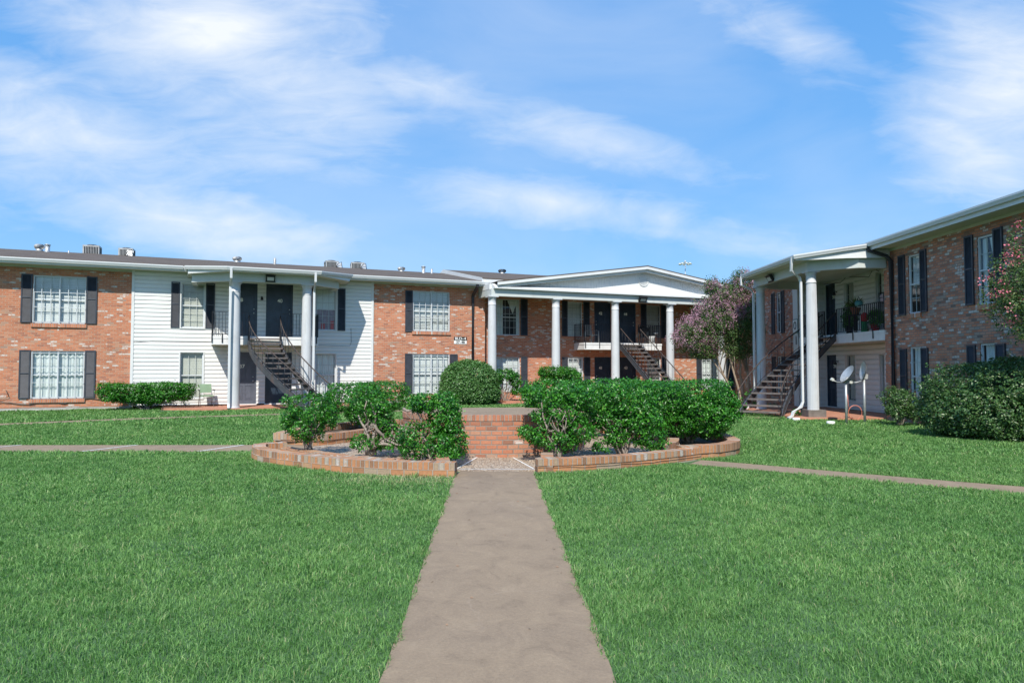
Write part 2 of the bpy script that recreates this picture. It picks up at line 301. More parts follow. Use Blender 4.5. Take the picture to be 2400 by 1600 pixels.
# ------------------------------------------------------------ mesh helpers
class MB:
    def __init__(s): s.v = []; s.f = []; s.mi = []; s.uv = []; s.sm = []
    def face(s, pts, mi=0, uv=None, smooth=False):
        i = len(s.v); s.v += [tuple(p) for p in pts]; s.f.append(tuple(range(i, i+len(pts)))); s.mi.append(mi); s.uv.append(uv); s.sm.append(smooth)
    def box(s, x0, x1, y0, y1, z0, z1, mi=0, M=None, skip=''):
        p = [(x, y, z) for x in (x0, x1) for y in (y0, y1) for z in (z0, z1)]
        if M is not None: p = [tuple(M @ Vector(q)) for q in p]
        for key, q in (('x', (0, 1, 3, 2)), ('X', (4, 6, 7, 5)), ('y', (0, 4, 5, 1)), ('Y', (2, 3, 7, 6)), ('z', (0, 2, 6, 4)), ('Z', (1, 5, 7, 3))):
            if key not in skip: s.face([p[k] for k in q], mi)
        return s
    def prism(s, poly, z0, z1, mi=0, top=None, side_uv=True, zt=None):
        n = len(poly); area = sum(poly[i][0]*poly[(i+1) % n][1]-poly[(i+1) % n][0]*poly[i][1] for i in range(n))
        if area < 0: poly = poly[::-1]
        h = zt or (lambda x, y: z1)
        s.face([(x, y, h(x, y)) for x, y in poly], mi if top is None else top); s.face([(x, y, z0) for x, y in poly[::-1]], mi)
        a = 0
        for i in range(n):
            p, q = poly[i], poly[(i+1) % n]; l = math.dist(p, q)
            s.face([(*p, z0), (*q, z0), (*q, h(*q)), (*p, h(*p))], mi, [(a, z0), (a+l, z0), (a+l, z1), (a, z1)] if side_uv else None); a += l
        return s
    def extrude(s, prof, pts, mi=0, caps=True, closed=True):
        """sweep a (out, up) profile along a horizontal polyline; out = right-hand side of travel"""
        P = [Vector(p) for p in pts]; rings = []
        for i, p in enumerate(P):
            d0 = (P[i]-P[i-1]) if i else (P[1]-P[0]); d1 = (P[i+1]-P[i]) if i < len(P)-1 else d0
            d0 = Vector((d0.x, d0.y, 0)).normalized(); d1 = Vector((d1.x, d1.y, 0)).normalized()
            n0 = Vector((d0.y, -d0.x, 0)); n1 = Vector((d1.y, -d1.x, 0)); n = (n0+n1).normalized(); k = 1/max(.3, n.dot(n0))
            rings.append([p + n*(o*k) + Vector((0, 0, u)) for o, u in prof])
        m = len(prof)
        for i in range(len(rings)-1):
            for j in range(m if closed else m-1):
                s.face([rings[i][j], rings[i+1][j], rings[i+1][(j+1) % m], rings[i][(j+1) % m]], mi)
        if caps: s.face(rings[0][::-1], mi); s.face(rings[-1], mi)
        return s
    def tube(s, pts, r, n=6, mi=0, caps=True, flat=None):
        P = [Vector(p) for p in pts]; rr = r if isinstance(r, (list, tuple)) else [r]*len(P)
        ref = Vector((0, 0, 1)); rings = []
        for i, p in enumerate(P):
            d = (P[min(i+1, len(P)-1)]-P[max(i-1, 0)])
            if d.length < 1e-9: d = Vector((0, 0, 1))
            d.normalize()
            a = ref if abs(d.dot(ref)) < .95 else Vector((0, 1, 0)) if i == 0 or True else ref
            u = d.cross(a).normalized(); w = d.cross(u).normalized()
            if flat: rings.append([p+u*(flat[0]*sx)+w*(flat[1]*sy) for sx, sy in ((-1, -1), (1, -1), (1, 1), (-1, 1))])
            else: rings.append([p+(u*math.cos(t)+w*math.sin(t))*rr[i] for t in [2*math.pi*k/n for k in range(n)]])
        for i in range(len(rings)-1):
            m = len(rings[i])
            if (rings[i][0]-rings[i+1][0]).length > (rings[i][0]-rings[i+1][m//2]).length:   # keep the sections from twisting
                rings[i+1] = rings[i+1][m//2:]+rings[i+1][:m//2]
            for j in range(m): s.face([rings[i][j], rings[i][(j+1) % m], rings[i+1][(j+1) % m], rings[i+1][j]], mi, None, not flat)
        if caps: s.face(rings[0][::-1], mi); s.face(rings[-1], mi)
        return s
    def lathe(s, prof, c=(0, 0, 0), n=24, mi=0, flute=0, smooth=True):
        c = Vector(c); rings = []
        for r, z in prof:
            ring = []
            for k in range(n):
                t = 2*math.pi*k/n; rr = r*(1-(flute if k % 2 else 0)); ring.append(c+Vector((rr*math.cos(t), rr*math.sin(t), z)))
            rings.append(ring)
        for i in range(len(rings)-1):
            for j in range(n): s.face([rings[i][j], rings[i][(j+1) % n], rings[i+1][(j+1) % n], rings[i+1][j]], mi, None, smooth and not flute)
        s.face(rings[0][::-1], mi); s.face(rings[-1], mi); return s
    def build(s, name, mats, parent=None, weld=False):
        me = bpy.data.meshes.new(name); me.from_pydata(s.v, [], s.f)
        for m in (mats if isinstance(mats, (list, tuple)) else [mats]): me.materials.append(m)
        me.polygons.foreach_set('material_index', s.mi); me.polygons.foreach_set('use_smooth', s.sm)
        uvl = me.uv_layers.new(name='uv'); data = []
        for k, p in enumerate(me.polygons):
            if s.uv[k] is not None: data += [c for q in s.uv[k] for c in q]; continue
            n = p.normal; ax = max(range(3), key=lambda a: abs(n[a]))
            for vi in p.vertices:
                v = s.v[vi]; data += ([v[1], v[2]] if ax == 0 else [v[0], v[2]] if ax == 1 else [v[0], v[1]])
        uvl.data.foreach_set('uv', data)
        o = bpy.data.objects.new(name, me); C.objects.link(o)
        if parent: o.parent = parent
        if weld or any(s.sm):
            bm = bmesh.new(); bm.from_mesh(me); bmesh.ops.remove_doubles(bm, verts=bm.verts, dist=1e-5); bm.to_mesh(me); bm.free()
        return o
def tag(o, label, cat=None, group=None, kind=None):
    if label: o['label'] = label
    if cat: o['category'] = cat
    if group: o['group'] = group
    if kind: o['kind'] = kind
    return o
def thing(name, label, cat, loc=(0, 0, 0), rz=0, group=None):
    o = bpy.data.objects.new(name, None); C.objects.link(o); o.location = loc; o.rotation_euler = (0, 0, rz); o.empty_display_size = .2
    return tag(o, label, cat, group)
def copy_tree(o, parent=None):
    c = o.copy(); C.objects.link(c); c.parent = parent
    for ch in o.children: copy_tree(ch, c)
    return c
def text(txt, size, loc, rot, mat, parent, name='number', ext=.004, align='CENTER', bold=0.0, sx=1):
    cu = bpy.data.curves.new(name, 'FONT'); cu.body = txt; cu.size = size; cu.extrude = ext; cu.align_x = align; cu.align_y = 'CENTER'; cu.offset = bold
    t = bpy.data.objects.new('tmp', cu); C.objects.link(t); bpy.context.view_layer.update()
    me = bpy.data.meshes.new_from_object(t.evaluated_get(bpy.context.evaluated_depsgraph_get())); bpy.data.objects.remove(t)
    me.materials.clear(); me.materials.append(mat)
    o = bpy.data.objects.new(name, me); C.objects.link(o); o.location = loc; o.rotation_euler = rot; o.scale = (sx, 1, 1); o.parent = parent; return o
def smooth01(x): x = np.clip(x, 0, 1); return x*x*(3-2*x)
def gz(x, y): return -.12*smooth01((np.asarray(x, float)-4.5)/4.0)*smooth01((np.asarray(y, float)-15)/5.0)

# frames
TH = math.atan(.42)
class Fr:
    def __init__(s, ox, oy, a): s.o = Vector((ox, oy, 0)); s.a = a; s.t = Vector((math.cos(a), math.sin(a), 0)); s.i = Vector((-math.sin(a), math.cos(a), 0))
    def w(s, x, y, z=0): return s.o+s.t*x+s.i*y+Vector((0, 0, z))
    def loc(s, X, Y): d = Vector((X, Y, 0))-s.o; return d.dot(s.t), d.dot(s.i)
FB = Fr(0, 33, TH); FR = Fr(12.3, 22.5, R_(-88.5))

# ------------------------------------------------------------ ground, paths
def smooth_line(pts, k=6):
    P = [Vector((*p, 0)) if len(p) == 2 else Vector(p) for p in pts]; out = []
    for i in range(len(P)-1):
        p0 = P[max(i-1, 0)]; p1 = P[i]; p2 = P[i+1]; p3 = P[min(i+2, len(P)-1)]
        for j in range(k):
            t = j/k; out.append(.5*((2*p1)+(p2-p0)*t+(2*p0-5*p1+4*p2-p3)*t*t+(3*p1-p0-3*p2+p3)*t**3))
    out.append(P[-1]); return out
def ground():
    me = bpy.data.meshes.new('lawn_ground')
    xs = list(np.arange(-60, -20, 5))+list(np.arange(-20, 20, 1.0))+list(np.arange(20, 61, 5)); ys = list(np.arange(-20, 0, 4))+list(np.arange(0, 45, 1.0))+list(np.arange(45, 70, 5))
    xs = [-900, -300, -120]+xs+[120, 300, 900]; ys = [-200, -60]+ys+[90, 140, 300, 1200]
    V = [(float(x), float(y), float(gz(x, y))) for y in ys for x in xs]; n = len(xs)
    Fc = [(j*n+i, j*n+i+1, (j+1)*n+i+1, (j+1)*n+i) for j in range(len(ys)-1) for i in range(n-1)]
    me.from_pydata(V, [], Fc); me.materials.append(M_ground)
    o = bpy.data.objects.new('lawn_ground', me); C.objects.link(o); tag(o, 'flat lawn ground of the courtyard under the grass', 'ground', kind='structure')
ground()
PATH_A = (-.60, .0); # main walk: centre X = -.07-.0267*(Y-3.5)
def walk_c(Y): return -.07-.0267*(Y-3.5)
def strip(name, label, line, w, joints=None, z=.012, mat=M_conc, h=.03):
    P = [Vector((p[0], p[1], 0)) for p in line]; mb = MB(); Ls = []; Rs = []; rr = random.Random(len(name))
    for i, p in enumerate(P):
        d = (P[min(i+1, len(P)-1)]-P[max(i-1, 0)]).normalized(); n = Vector((-d.y, d.x, 0)); jl = rr.uniform(-.012, .012)
        g = float(gz(p.x, p.y)); Ls.append(p+n*(w/2+jl)+Vector((0, 0, z+g))); Rs.append(p-n*(w/2-jl)+Vector((0, 0, z+g)))
    for i in range(len(P)-1):
        mb.face([Rs[i], Rs[i+1], Ls[i+1], Ls[i]])
        for A, B in ((Ls[i], Ls[i+1]), (Rs[i+1], Rs[i])): mb.face([A-Vector((0, 0, h)), A, B, B-Vector((0, 0, h))])
    o = mb.build(name, mat); tag(o, label, 'path', kind='structure'); return o
strip('walkway', 'wide concrete walk leading from the camera to the brick platform', [(walk_c(y), y) for y in np.arange(-4, 10.75, .25)], 1.20)
LEFTP = [(x, 13.62+.004*(x+5)) for x in np.arange(-40, -3.3, .5)]
strip('side_path', 'concrete side path crossing the left lawn towards the planter', LEFTP, 1.12)
jm = MB()
for x in (-12.75, -10.35, -7.95, -5.75): jm.face([(x-.25+.0, 13.06, .0175), (x-.235+.0, 13.06, .0175), (x+.215, 14.17, .0175), (x+.20, 14.17, .0175)]); jm.face([(x-.27, 13.06, .0165), (x-.21, 13.06, .0165), (x+.24, 14.17, .0165), (x+.18, 14.17, .0165)])
tag(jm.build('path_joint', M_white), 'pale expansion joints across the left side path', 'path joint', kind='structure')
FARP = smooth_line([FB.w(*p)[:2] for p in ((-30, -9.6), (-24, -8.6), (-18.6, -7.1), (-15.2, -6.2), (-11, -5.75), (-6, -5.5), (2, -5.3), (9, -6.2))])
strip('far_path', 'narrow concrete path running along the left building front', FARP, .85)
RIGHTP = smooth_line([(3.1, 11.62), (3.9, 11.05), (4.9, 10.25), (5.9, 9.5), (6.8, 8.88), (8.5, 7.6), (11, 5.6), (16, 2)])
strip('right_path', 'narrow concrete path curving away across the right lawn', RIGHTP, .62)
strip('stair_path', 'short concrete pad at the foot of the right stairs', [(5.2, 23.3), (6.5, 23.55), (8.0, 23.7), (9.6, 23.75)], .8, z=.02)

PC = Vector((-.3, 14.35, 0))     # planter centre
def ring_pt(r, ang): return (PC.x-r*math.sin(R_(ang)), PC.y-r*math.cos(R_(ang)))   # 0 = towards camera, + = left
mb = MB(); mb.prism([ring_pt(3.75, a) for a in range(0, 360, 6)], -.02, .014)
tag(mb.build('pebble_pavement', M_agg), 'round pebbled pavement around the brick platform', 'pavement', kind='structure')
mb = MB()
def line_quad(mb, a, b, w, z):
    a = Vector(a); b = Vector(b); d = (b-a).normalized(); n = Vector((-d.y, d.x))*w/2
    mb.face([(a.x-n.x, a.y-n.y, z), (b.x-n.x, b.y-n.y, z), (b.x+n.x, b.y+n.y, z), (a.x+n.x, a.y+n.y, z)])
mb.prism([(-.80, 10.60), (.34, 10.60), (.33, 10.2), (-.79, 10.2)][::-1], -.02, .013, 1)
line_quad(mb, (-.86, 10.78), (.40, 10.77), .028, .0185)
line_quad(mb, (-.62, 12.2), (-.86, 10.85), .026, .0185); line_quad(mb, (.02, 12.15), (.34, 10.82), .026, .0185)
tag(mb.build('white_joint_line', [M_white, M_conc]), 'white painted joint lines on the pavement before the platform', 'joint line', kind='structure')

# ------------------------------------------------------------ planter walls, platform
def edging(name, label, line, th=.23, h=.21, z0=-.04, closed=False):
    """brick edging: stretcher course below, rowlock course on top, centre line = outer face"""
    P = [Vector((p[0], p[1], 0)) for p in line]; n = len(P); lo = MB(); hi = MB(); a = 0; rr = random.Random(n)
    def nrm(i):
        d = (P[min(i+1, n-1)]-P[max(i-1, 0)]).normalized(); return Vector((-d.y, d.x, 0))
    Z = Vector((0, 0, 1)); hz = [h+rr.uniform(-.008, .008) for _ in range(n)]
    for i in range(n-1):
        p, q = P[i], P[i+1]; u, v = nrm(i), nrm(i+1); l = (q-p).length; g0 = float(gz(p.x, p.y)); g1 = float(gz(q.x, q.y))
        for (k0, k1, mbb, zz0, zz1, f) in ((.012, th-.012, lo, z0, .108, 0), (0, th, hi, .108, None, 0)):
            A0, B0 = p+u*k0, q+v*k0; A1, B1 = p+u*k1, q+v*k1; t0 = zz1 if zz1 else hz[i]; t1 = zz1 if zz1 else hz[i+1]
            up = lambda w, z, g: w+Z*(z+g)
            mbb.face([up(A0, zz0, g0), up(B0, zz0, g1), up(B0, t1, g1), up(A0, t0, g0)], 0, [(a, zz0+.092), (a+l, zz0+.092), (a+l, t1+.092), (a, t0+.092)])
            mbb.face([up(B1, zz0, g1), up(A1, zz0, g0), up(A1, t0, g0), up(B1, t1, g1)], 0, [(a+l, zz0+.092), (a, zz0+.092), (a, t0+.092), (a+l, t1+.092)])
            mbb.face([up(A0, t0, g0), up(B0, t1, g1), up(B1, t1, g1), up(A1, t0, g0)], 0, [(a, .03), (a+l, .03), (a+l, .03+th), (a, .03+th)])
            if zz1 is None: mbb.face([up(A1, zz0, g0), up(B1, zz0, g1), up(B0, zz0, g1), up(A0, zz0, g0)])
            if i == 0: mbb.face([up(A1, zz0, g0), up(A0, zz0, g0), up(A0, t0, g0), up(A1, t0, g0)])
            if i == n-2: mbb.face([up(B0, zz0, g1), up(B1, zz0, g1), up(B1, t1, g1), up(B0, t1, g1)])
        a += l
    t = thing(name, label, 'planter', (0, 0, 0))
    lo.build('brick_course', M_ring, t); hi.build('rowlock_course', M_ringtop, t); return t
rs = random.Random(3)
FLo = smooth_line([(-.84, 10.06), (-1.65, 10.14), (-2.46, 10.42), (-3.12, 10.80), (-3.80, 11.26), (-4.35, 11.75), (-4.66, 12.3), (-4.68, 12.72), (-4.30, 12.98)], 5)
FLi = smooth_line([(-4.30, 12.98), (-3.95, 12.72), (-3.45, 12.30), (-2.85, 11.78), (-2.2, 11.40), (-1.5, 11.16), (-.98, 11.05)], 5)
FRo = smooth_line([(.40, 10.46), (1.1, 10.62), (1.9, 10.98), (2.7, 11.50), (3.32, 12.0)], 5)
FRi = smooth_line([(.44, 11.38), (1.1, 11.52), (1.8, 11.92), (2.5, 12.55)], 5)
BRo = smooth_line([(2.95, 11.93), (3.68, 12.16), (4.22, 12.75), (4.42, 13.5), (4.42, 14.6), (4.1, 16.0), (3.3, 17.3), (2.0, 18.2), (.8, 18.5)], 5)
BRi = smooth_line([(2.5, 12.35), (2.95, 13.1), (3.15, 14.2), (3.0, 15.4), (2.3, 16.6), (1.2, 17.3), (.3, 17.5)], 5)
BLo = smooth_line([(-5.0, 14.35), (-4.95, 15.1), (-4.7, 16.2), (-4.0, 17.4), (-3.0, 18.2), (-1.6, 18.6)], 5)
BLi = smooth_line([(-4.05, 13.98), (-3.75, 14.25), (-3.3, 14.95), (-2.75, 15.9), (-2.1, 16.7), (-1.2, 17.3)], 5)
# the front left planter: outer wall and inner kerb are one brick thing
pl1 = edging('brick_planter', 'low curved brick planter edge left of the walk with a rounded tip', FLo, th=-.23)
i1 = edging('inner_kerb', None, FLi, th=-.2, h=.125); 
def fold(src, dst, name):
    kids = list(src.children)
    for k in kids: k.parent = dst; k.name = name
    bpy.data.objects.remove(src)
fold(i1, pl1, 'inner_kerb')
pl2 = edging('brick_planter', 'low curved brick planter edge right of the walk under the leaning shrubs', FRo)
pl3 = edging('brick_planter', 'brick planter end with a rounded corner beneath the big right hedge', BRo, h=.24)
fold(edging('inner_kerb', None, BRi, th=-.22, h=.22), pl3, 'inner_kerb')
pl4 = edging('brick_planter', 'far left brick planter edge behind the side path', BLo[::-1], th=.22, h=.24)
fold(edging('inner_kerb', None, BLi, th=.22, h=.24), pl4, 'inner_kerb')
M_kerb = brick_mat('grey_weathered_kerb', .12, .40, .012, [(0, (.22, .18, .15)), (.4, (.36, .30, .26)), (.7, (.44, .28, .20)), (1, (.48, .43, .38))], .1, seed=31, half=False)
for a, b, par in (((-.90, 10.12), (-1.04, 11.1), pl1), ((.48, 11.42), (.44, 10.5), pl2), ((-4.98, 14.40), (-4.12, 14.0), pl4)):
    fold(edging('end_wall', None, [a, ((a[0]+b[0])/2, (a[1]+b[1])/2), b], th=.2, h=.205 if par != pl4 else .235), par, 'end_wall')
def bed(name, outer, inner, mat, z, parent, lab=None):
    mb = MB(); n = 24
    def samp(L, t):
        k = t*(len(L)-1); i = min(int(k), len(L)-2); return L[i].lerp(L[i+1], k-i)
    for i in range(n):
        a, b = samp(outer, i/n), samp(outer, (i+1)/n); c, d = samp(inner, i/n), samp(inner, (i+1)/n)
        for k in range(5):
            q = [a.lerp(c, k/5), b.lerp(d, k/5), b.lerp(d, (k+1)/5), a.lerp(c, (k+1)/5)]
            mb.face([(w.x, w.y, z+.03*noise.noise(Vector((w.x*3, w.y*3, 0)))) for w in q])
    return mb.build(name, mat, parent)
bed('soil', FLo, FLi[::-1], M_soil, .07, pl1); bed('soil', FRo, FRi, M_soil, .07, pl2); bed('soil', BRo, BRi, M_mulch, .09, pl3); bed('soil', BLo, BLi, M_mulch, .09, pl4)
# platform
PX, PY, PR = -.37, 14.03, 1.84
plat = thing('brick_platform', 'round raised brick platform with a concrete top in the middle of the court', 'platform', (PX, PY, 0))
N_ = 96; rim = lambda x, y: .757-.020*(y+1.84)
lo = MB(); hi = MB(); tp = MB()
for k in range(N_):
    t0, t1 = 2*math.pi*k/N_, 2*math.pi*(k+1)/N_; P0 = (PR*math.cos(t0), PR*math.sin(t0)); P1 = (PR*math.cos(t1), PR*math.sin(t1)); a0, a1 = PR*t0, PR*t1
    z0, z1 = rim(*P0), rim(*P1)
    lo.face([(*P0, -.03), (*P1, -.03), (*P1, z1-.10), (*P0, z0-.10)], 0, [(a0, -.02), (a1, -.02), (a1, z1-.1), (a0, z0-.1)])
    s = 1.006; Q0 = (P0[0]*s, P0[1]*s); Q1 = (P1[0]*s, P1[1]*s); I0 = (P0[0]*.945, P0[1]*.945); I1 = (P1[0]*.945, P1[1]*.945)
    hi.face([(*Q0, z0-.10), (*Q1, z1-.10), (*Q1, z1), (*Q0, z0)], 0, [(a0, .02), (a1, .02), (a1, .12), (a0, .12)])
    hi.face([(*P0, z0-.10), (*P1, z1-.10), (*Q1, z1-.10), (*Q0, z0-.10)])
    hi.face([(*Q0, z0), (*Q1, z1), (*I1, z1+.003), (*I0, z0+.003)], 0, [(a0, .05), (a1, .05), (a1, .16), (a0, .16)])
    tp.face([(*I0, z0+.004), (*I1, z1+.004), (0, 0, rim(0, 0)+.012)])
    tp.face([(*I0, z0-.004), (*I1, z1-.004), (*I1, z1+.0045), (*I0, z0+.0045)])
lo.build('brick_drum', M_plat, plat); hi.build('soldier_course', M_plattop, plat); tp.build('concrete_top', M_conc, plat)

# ------------------------------------------------------------ building kit
def panel_rects(x0, x1, z0, z1, ops):
    xs = sorted({x0, x1, *[o[0] for o in ops], *[o[1] for o in ops]}); out = []
    for a, b in zip(xs[:-1], xs[1:]):
        cut = sorted([(o[2], o[3]) for o in ops if o[0] < b-1e-6 and o[1] > a+1e-6]); z = z0
        for c, d in cut:
            if c > z+1e-6: out.append((a, b, z, c))
            z = max(z, d)
        if z < z1-1e-6: out.append((a, b, z, z1))
    return out
def brick_wall(root, x0, x1, z0, z1, ops, y, mat, reveal=.10, label=None):
    mb = MB()
    for a, b, c, d in panel_rects(x0, x1, z0, z1, ops): mb.face([(a, y, c), (b, y, c), (b, y, d), (a, y, d)])
    for a, b, c, d in ops:
        r = y+reveal
        mb.face([(a, y, c), (a, y, d), (a, r, d), (a, r, c)]); mb.face([(b, y, c), (b, r, c), (b, r, d), (b, y, d)])
        mb.face([(a, y, d), (b, y, d), (b, r, d), (a, r, d)]); mb.face([(a, y, c), (a, r, c), (b, r, c), (b, y, c)])
    return mb.build('brick_wall', mat, root)
def siding_wall(root, x0, x1, z0, z1, ops, y, course=.163, lip=.034, name='siding_wall', trims=True):
    mb = MB(); base = .05
    for a, b, c, d in panel_rects(x0, x1, z0, z1, ops):
        k = math.floor((c-base)/course)
        while base+k*course < d-1e-6:
            lo, hi = base+k*course, base+(k+1)*course; zl, zh = max(lo, c), min(hi, d)
            if zh-zl > 1e-4:
                zk = lo+.58*course; f = lambda z: y-.002-lip*(1 if z <= zk else (hi-z)/(hi-zk))
                for p, q in ((zl, min(zh, zk)), (max(zl, zk), zh)):
                    if q-p > 1e-4: mb.face([(a, f(p), p), (b, f(p), p), (b, f(q), q), (a, f(q), q)])
                if zl == lo: mb.face([(a, y-.002, zl), (b, y-.002, zl), (b, f(zl), zl), (a, f(zl), zl)])
            k += 1
    for a, b, c, d in ops:
        r = y+.08; yy = y-lip
        mb.face([(a, yy, c), (a, yy, d), (a, r, d), (a, r, c)]); mb.face([(b, yy, c), (b, r, c), (b, r, d), (b, yy, d)])
        mb.face([(a, yy, d), (b, yy, d), (b, r, d), (a, r, d)]); mb.face([(a, yy, c), (a, r, c), (b, r, c), (b, yy, c)])
    o = mb.build(name, M_side, root)
    if trims:
        for x in (x0, x1): MB().box(x-.05, x+.05, y-.052, y-.001, z0-.02, z1).build('corner_trim', M_trim, o)
    return o
def bars(mb, x0, x1, z0, z1, nx, nz, w, y0, y1):
    for i in range(1, nx):
        x = x0+(x1-x0)*i/nx; mb.box(x-w/2, x+w/2, y0, y1, z0, z1)
    for j in range(1, nz):
        z = z0+(z1-z0)*j/nz; mb.box(x0, x1, y0+.002, y1-.002, z-w/2, z+w/2)
def window(root, x0, x1, z0, z1, y, cover='blind', nx=2, nz=4, grille=0, mullion=False, sill=False, sash=None, surround=False, label=None, rail=True, seed=0):
    """y = wall plane; frame sits in the reveal"""
    sash = sash or M_sash; r = random.Random(int(x0*100)+int(z0*10)+seed); f = MB(); fy0, fy1 = y+.035, y+.085
    w = .045
    f.box(x0, x0+w, fy0, fy1, z0, z1); f.box(x1-w, x1, fy0, fy1, z0, z1); f.box(x0+w, x1-w, fy0, fy1, z0, z0+w); f.box(x0+w, x1-w, fy0, fy1, z1-w, z1)
    zm = (z0+z1)/2
    if rail: f.box(x0+w, x1-w, fy0+.006, fy1, zm-.02, zm+.02)
    if mullion: f.box((x0+x1)/2-.028, (x0+x1)/2+.028, fy0-.004, fy1, z0+w, z1-w)
    o = f.build('window', sash, root)
    if label: o['label'] = label
    mt = MB(); bars(mt, x0+w, x1-w, z0+w, z1-w, nx, nz, .016, fy0+.012, fy0+.024); mt.build('glazing_bars', M_sashg, o)
    pm = MB(); pm.face([(x0+w, fy0+.028, z0+w), (x1-w, fy0+.028, z0+w), (x1-w, fy0+.028, z1-w), (x0+w, fy0+.028, z1-w)]); pm.build('pane', M_glass, o)
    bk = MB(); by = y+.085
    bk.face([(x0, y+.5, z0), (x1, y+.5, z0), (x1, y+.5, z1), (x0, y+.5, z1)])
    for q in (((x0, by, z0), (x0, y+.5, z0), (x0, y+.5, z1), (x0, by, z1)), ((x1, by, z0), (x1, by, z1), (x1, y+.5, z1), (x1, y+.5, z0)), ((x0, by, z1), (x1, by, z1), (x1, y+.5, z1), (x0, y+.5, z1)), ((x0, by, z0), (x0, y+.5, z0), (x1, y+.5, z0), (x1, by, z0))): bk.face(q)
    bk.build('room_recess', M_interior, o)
    cy = y+.13
    if cover in ('blind', 'cream', 'messy', 'half'):
        b = MB(); zz = z1-w-.02; gap = .032; bot = z0+w+(.02 if cover != 'half' else (z1-z0)*.45); k = 0; xa, xb = x0+.05, x1-.05; segs = [(xa, xb)] if not mullion else [(xa, (x0+x1)/2-.02), ((x0+x1)/2+.02, xb)]
        b.box(xa, xb, cy-.01, cy+.03, z1-w-.03, z1-w)
        while zz > bot:
            for (a, c) in segs:
                tl = .0150+r.uniform(-.0012, .0010); sag = r.uniform(-.004, .004)
                if cover == 'messy' and zz < z0+(z1-z0)*.42: sag = r.uniform(-.016, .016); tl = .006+r.uniform(0, .008)
                b.face([(a, cy-.006, zz-tl), (c, cy-.006, zz-tl+sag), (c, cy+.008, zz+tl+sag), (a, cy+.008, zz+tl)])
            zz -= gap
        b.build('blinds', M_blindd if cover == 'cream' else M_blind, o)
    elif cover in ('drape', 'curtain', 'pink'):
        b = MB(); n = max(8, int((x1-x0)/.035)); m = M_drape
        spans = [(x0+.04, x1-.04, z0+.05, z1-.05)] if cover == 'drape' else [(x0+.04, x0+.34*(x1-x0), z0+.05, z1-.05), (x1-.12*(x1-x0), x1-.04, z0+.05, z1-.05)]
        if cover == 'pink': spans = [(x0+.05, x1-.05, z0+.05, z1-.05)]; m = M_pinkdr
        for a, c, d, e in spans:
            n = max(6, int((c-a)/.03)); ph = r.uniform(0, 6)
            for i in range(n):
                p, q = a+(c-a)*i/n, a+(c-a)*(i+1)/n; yp, yq = cy+.02*math.sin(i*1.25+ph), cy+.02*math.sin((i+1)*1.25+ph)
                b.face([(p, yp, d), (q, yq, d), (q, yq, e), (p, yp, e)], 0, None, True)
        if cover == 'curtain':
            b.face([(x0+.52*(x1-x0), cy-.012, z1-.06), (x0+.74*(x1-x0), cy-.012, z0+.60*(z1-z0)), (x1-.06, cy-.012, z1-.06)])
        b.build('curtain', m, o)
        if cover == 'pink':
            MB().box(x0+.25, x0+.42, y+.10, y+.12, z0+.06, z0+.30).box(x1-.22, x1-.08, y+.10, y+.12, z0+.06, z0+.42).build('red_cushion', M_red, o)
            k = MB(); k.box(x0+.05, x1-.05, y+.108, y+.124, zm, z1-.05); k.build('curtain', M_drape, o)
    if grille:
        g = MB(); gy = y-.045; zt = z1-.04 if grille == 1 else z0+(z1-z0)*grille; n = round((x1-x0)/.29)
        for i in range(1, n):
            x = x0+(x1-x0)*i/n; wd = .020 if (i*2 != n) else .036; g.box(x-wd/2, x+wd/2, gy, gy+.02, z0+.01, zt)
        for j in range(4):
            z = z0+.06+(z1-z0-.14)*j/3
            if z < zt: g.box(x0+.02, x1-.02, gy+.021, gy+.034, z-.011, z+.011)
        for x in (x0+.01, x1-.03): g.box(x, x+.02, gy+.002, gy+.075, z0+.02, z0+.05); g.box(x, x+.02, gy+.002, gy+.018, z0+.01, min(zt, z1-.03))
        g.build('security_bars', M_sash, o)
    if sill: MB().box(x0-.04, x1+.04, y-.055, y+.034, z0-.14, z0-.002).build('sill', M_sillb, o)
    if surround:
        s = MB(); k = .045; s.box(x0-k, x0-.001, y-.056, y+.03, z0-k, z1+k); s.box(x1+.001, x1+k, y-.056, y+.03, z0-k, z1+k); s.box(x0, x1, y-.054, y+.03, z1+.001, z1+k); s.box(x0, x1, y-.060, y+.03, z0-k, z0-.001); s.build('casing', M_trim, o)
    return o
def shutter(root, x0, x1, z0, z1, y, mat=None, worn=False):
    mb = MB(); a, b = y-.045, y-.006; w = .045; zm = z0+(z1-z0)*.52
    mb.box(x0, x0+w, a, b, z0, z1); mb.box(x1-w, x1, a, b, z0, z1)
    for z in (z0, zm-w/2, z1-w): mb.box(x0+w, x1-w, a+.001, b, z, z+w)
    for (c, d) in ((z0+w, zm-w/2), (zm+w/2, z1-w)):
        z = c
        while z < d-.02:
            mb.face([(x0+w, a+.008, z), (x1-w, a+.008, z), (x1-w, b-.008, z+.036), (x0+w, b-.008, z+.036)]); z += .032
        mb.face([(x0+w, b-.004, c), (x1-w, b-.004, c), (x1-w, b-.004, d), (x0+w, b-.004, d)])
    o = mb.build('shutter', mat or M_shut, root)
    if worn: o['label'] = 'scuffed dark shutter with peeling paint'
    return o
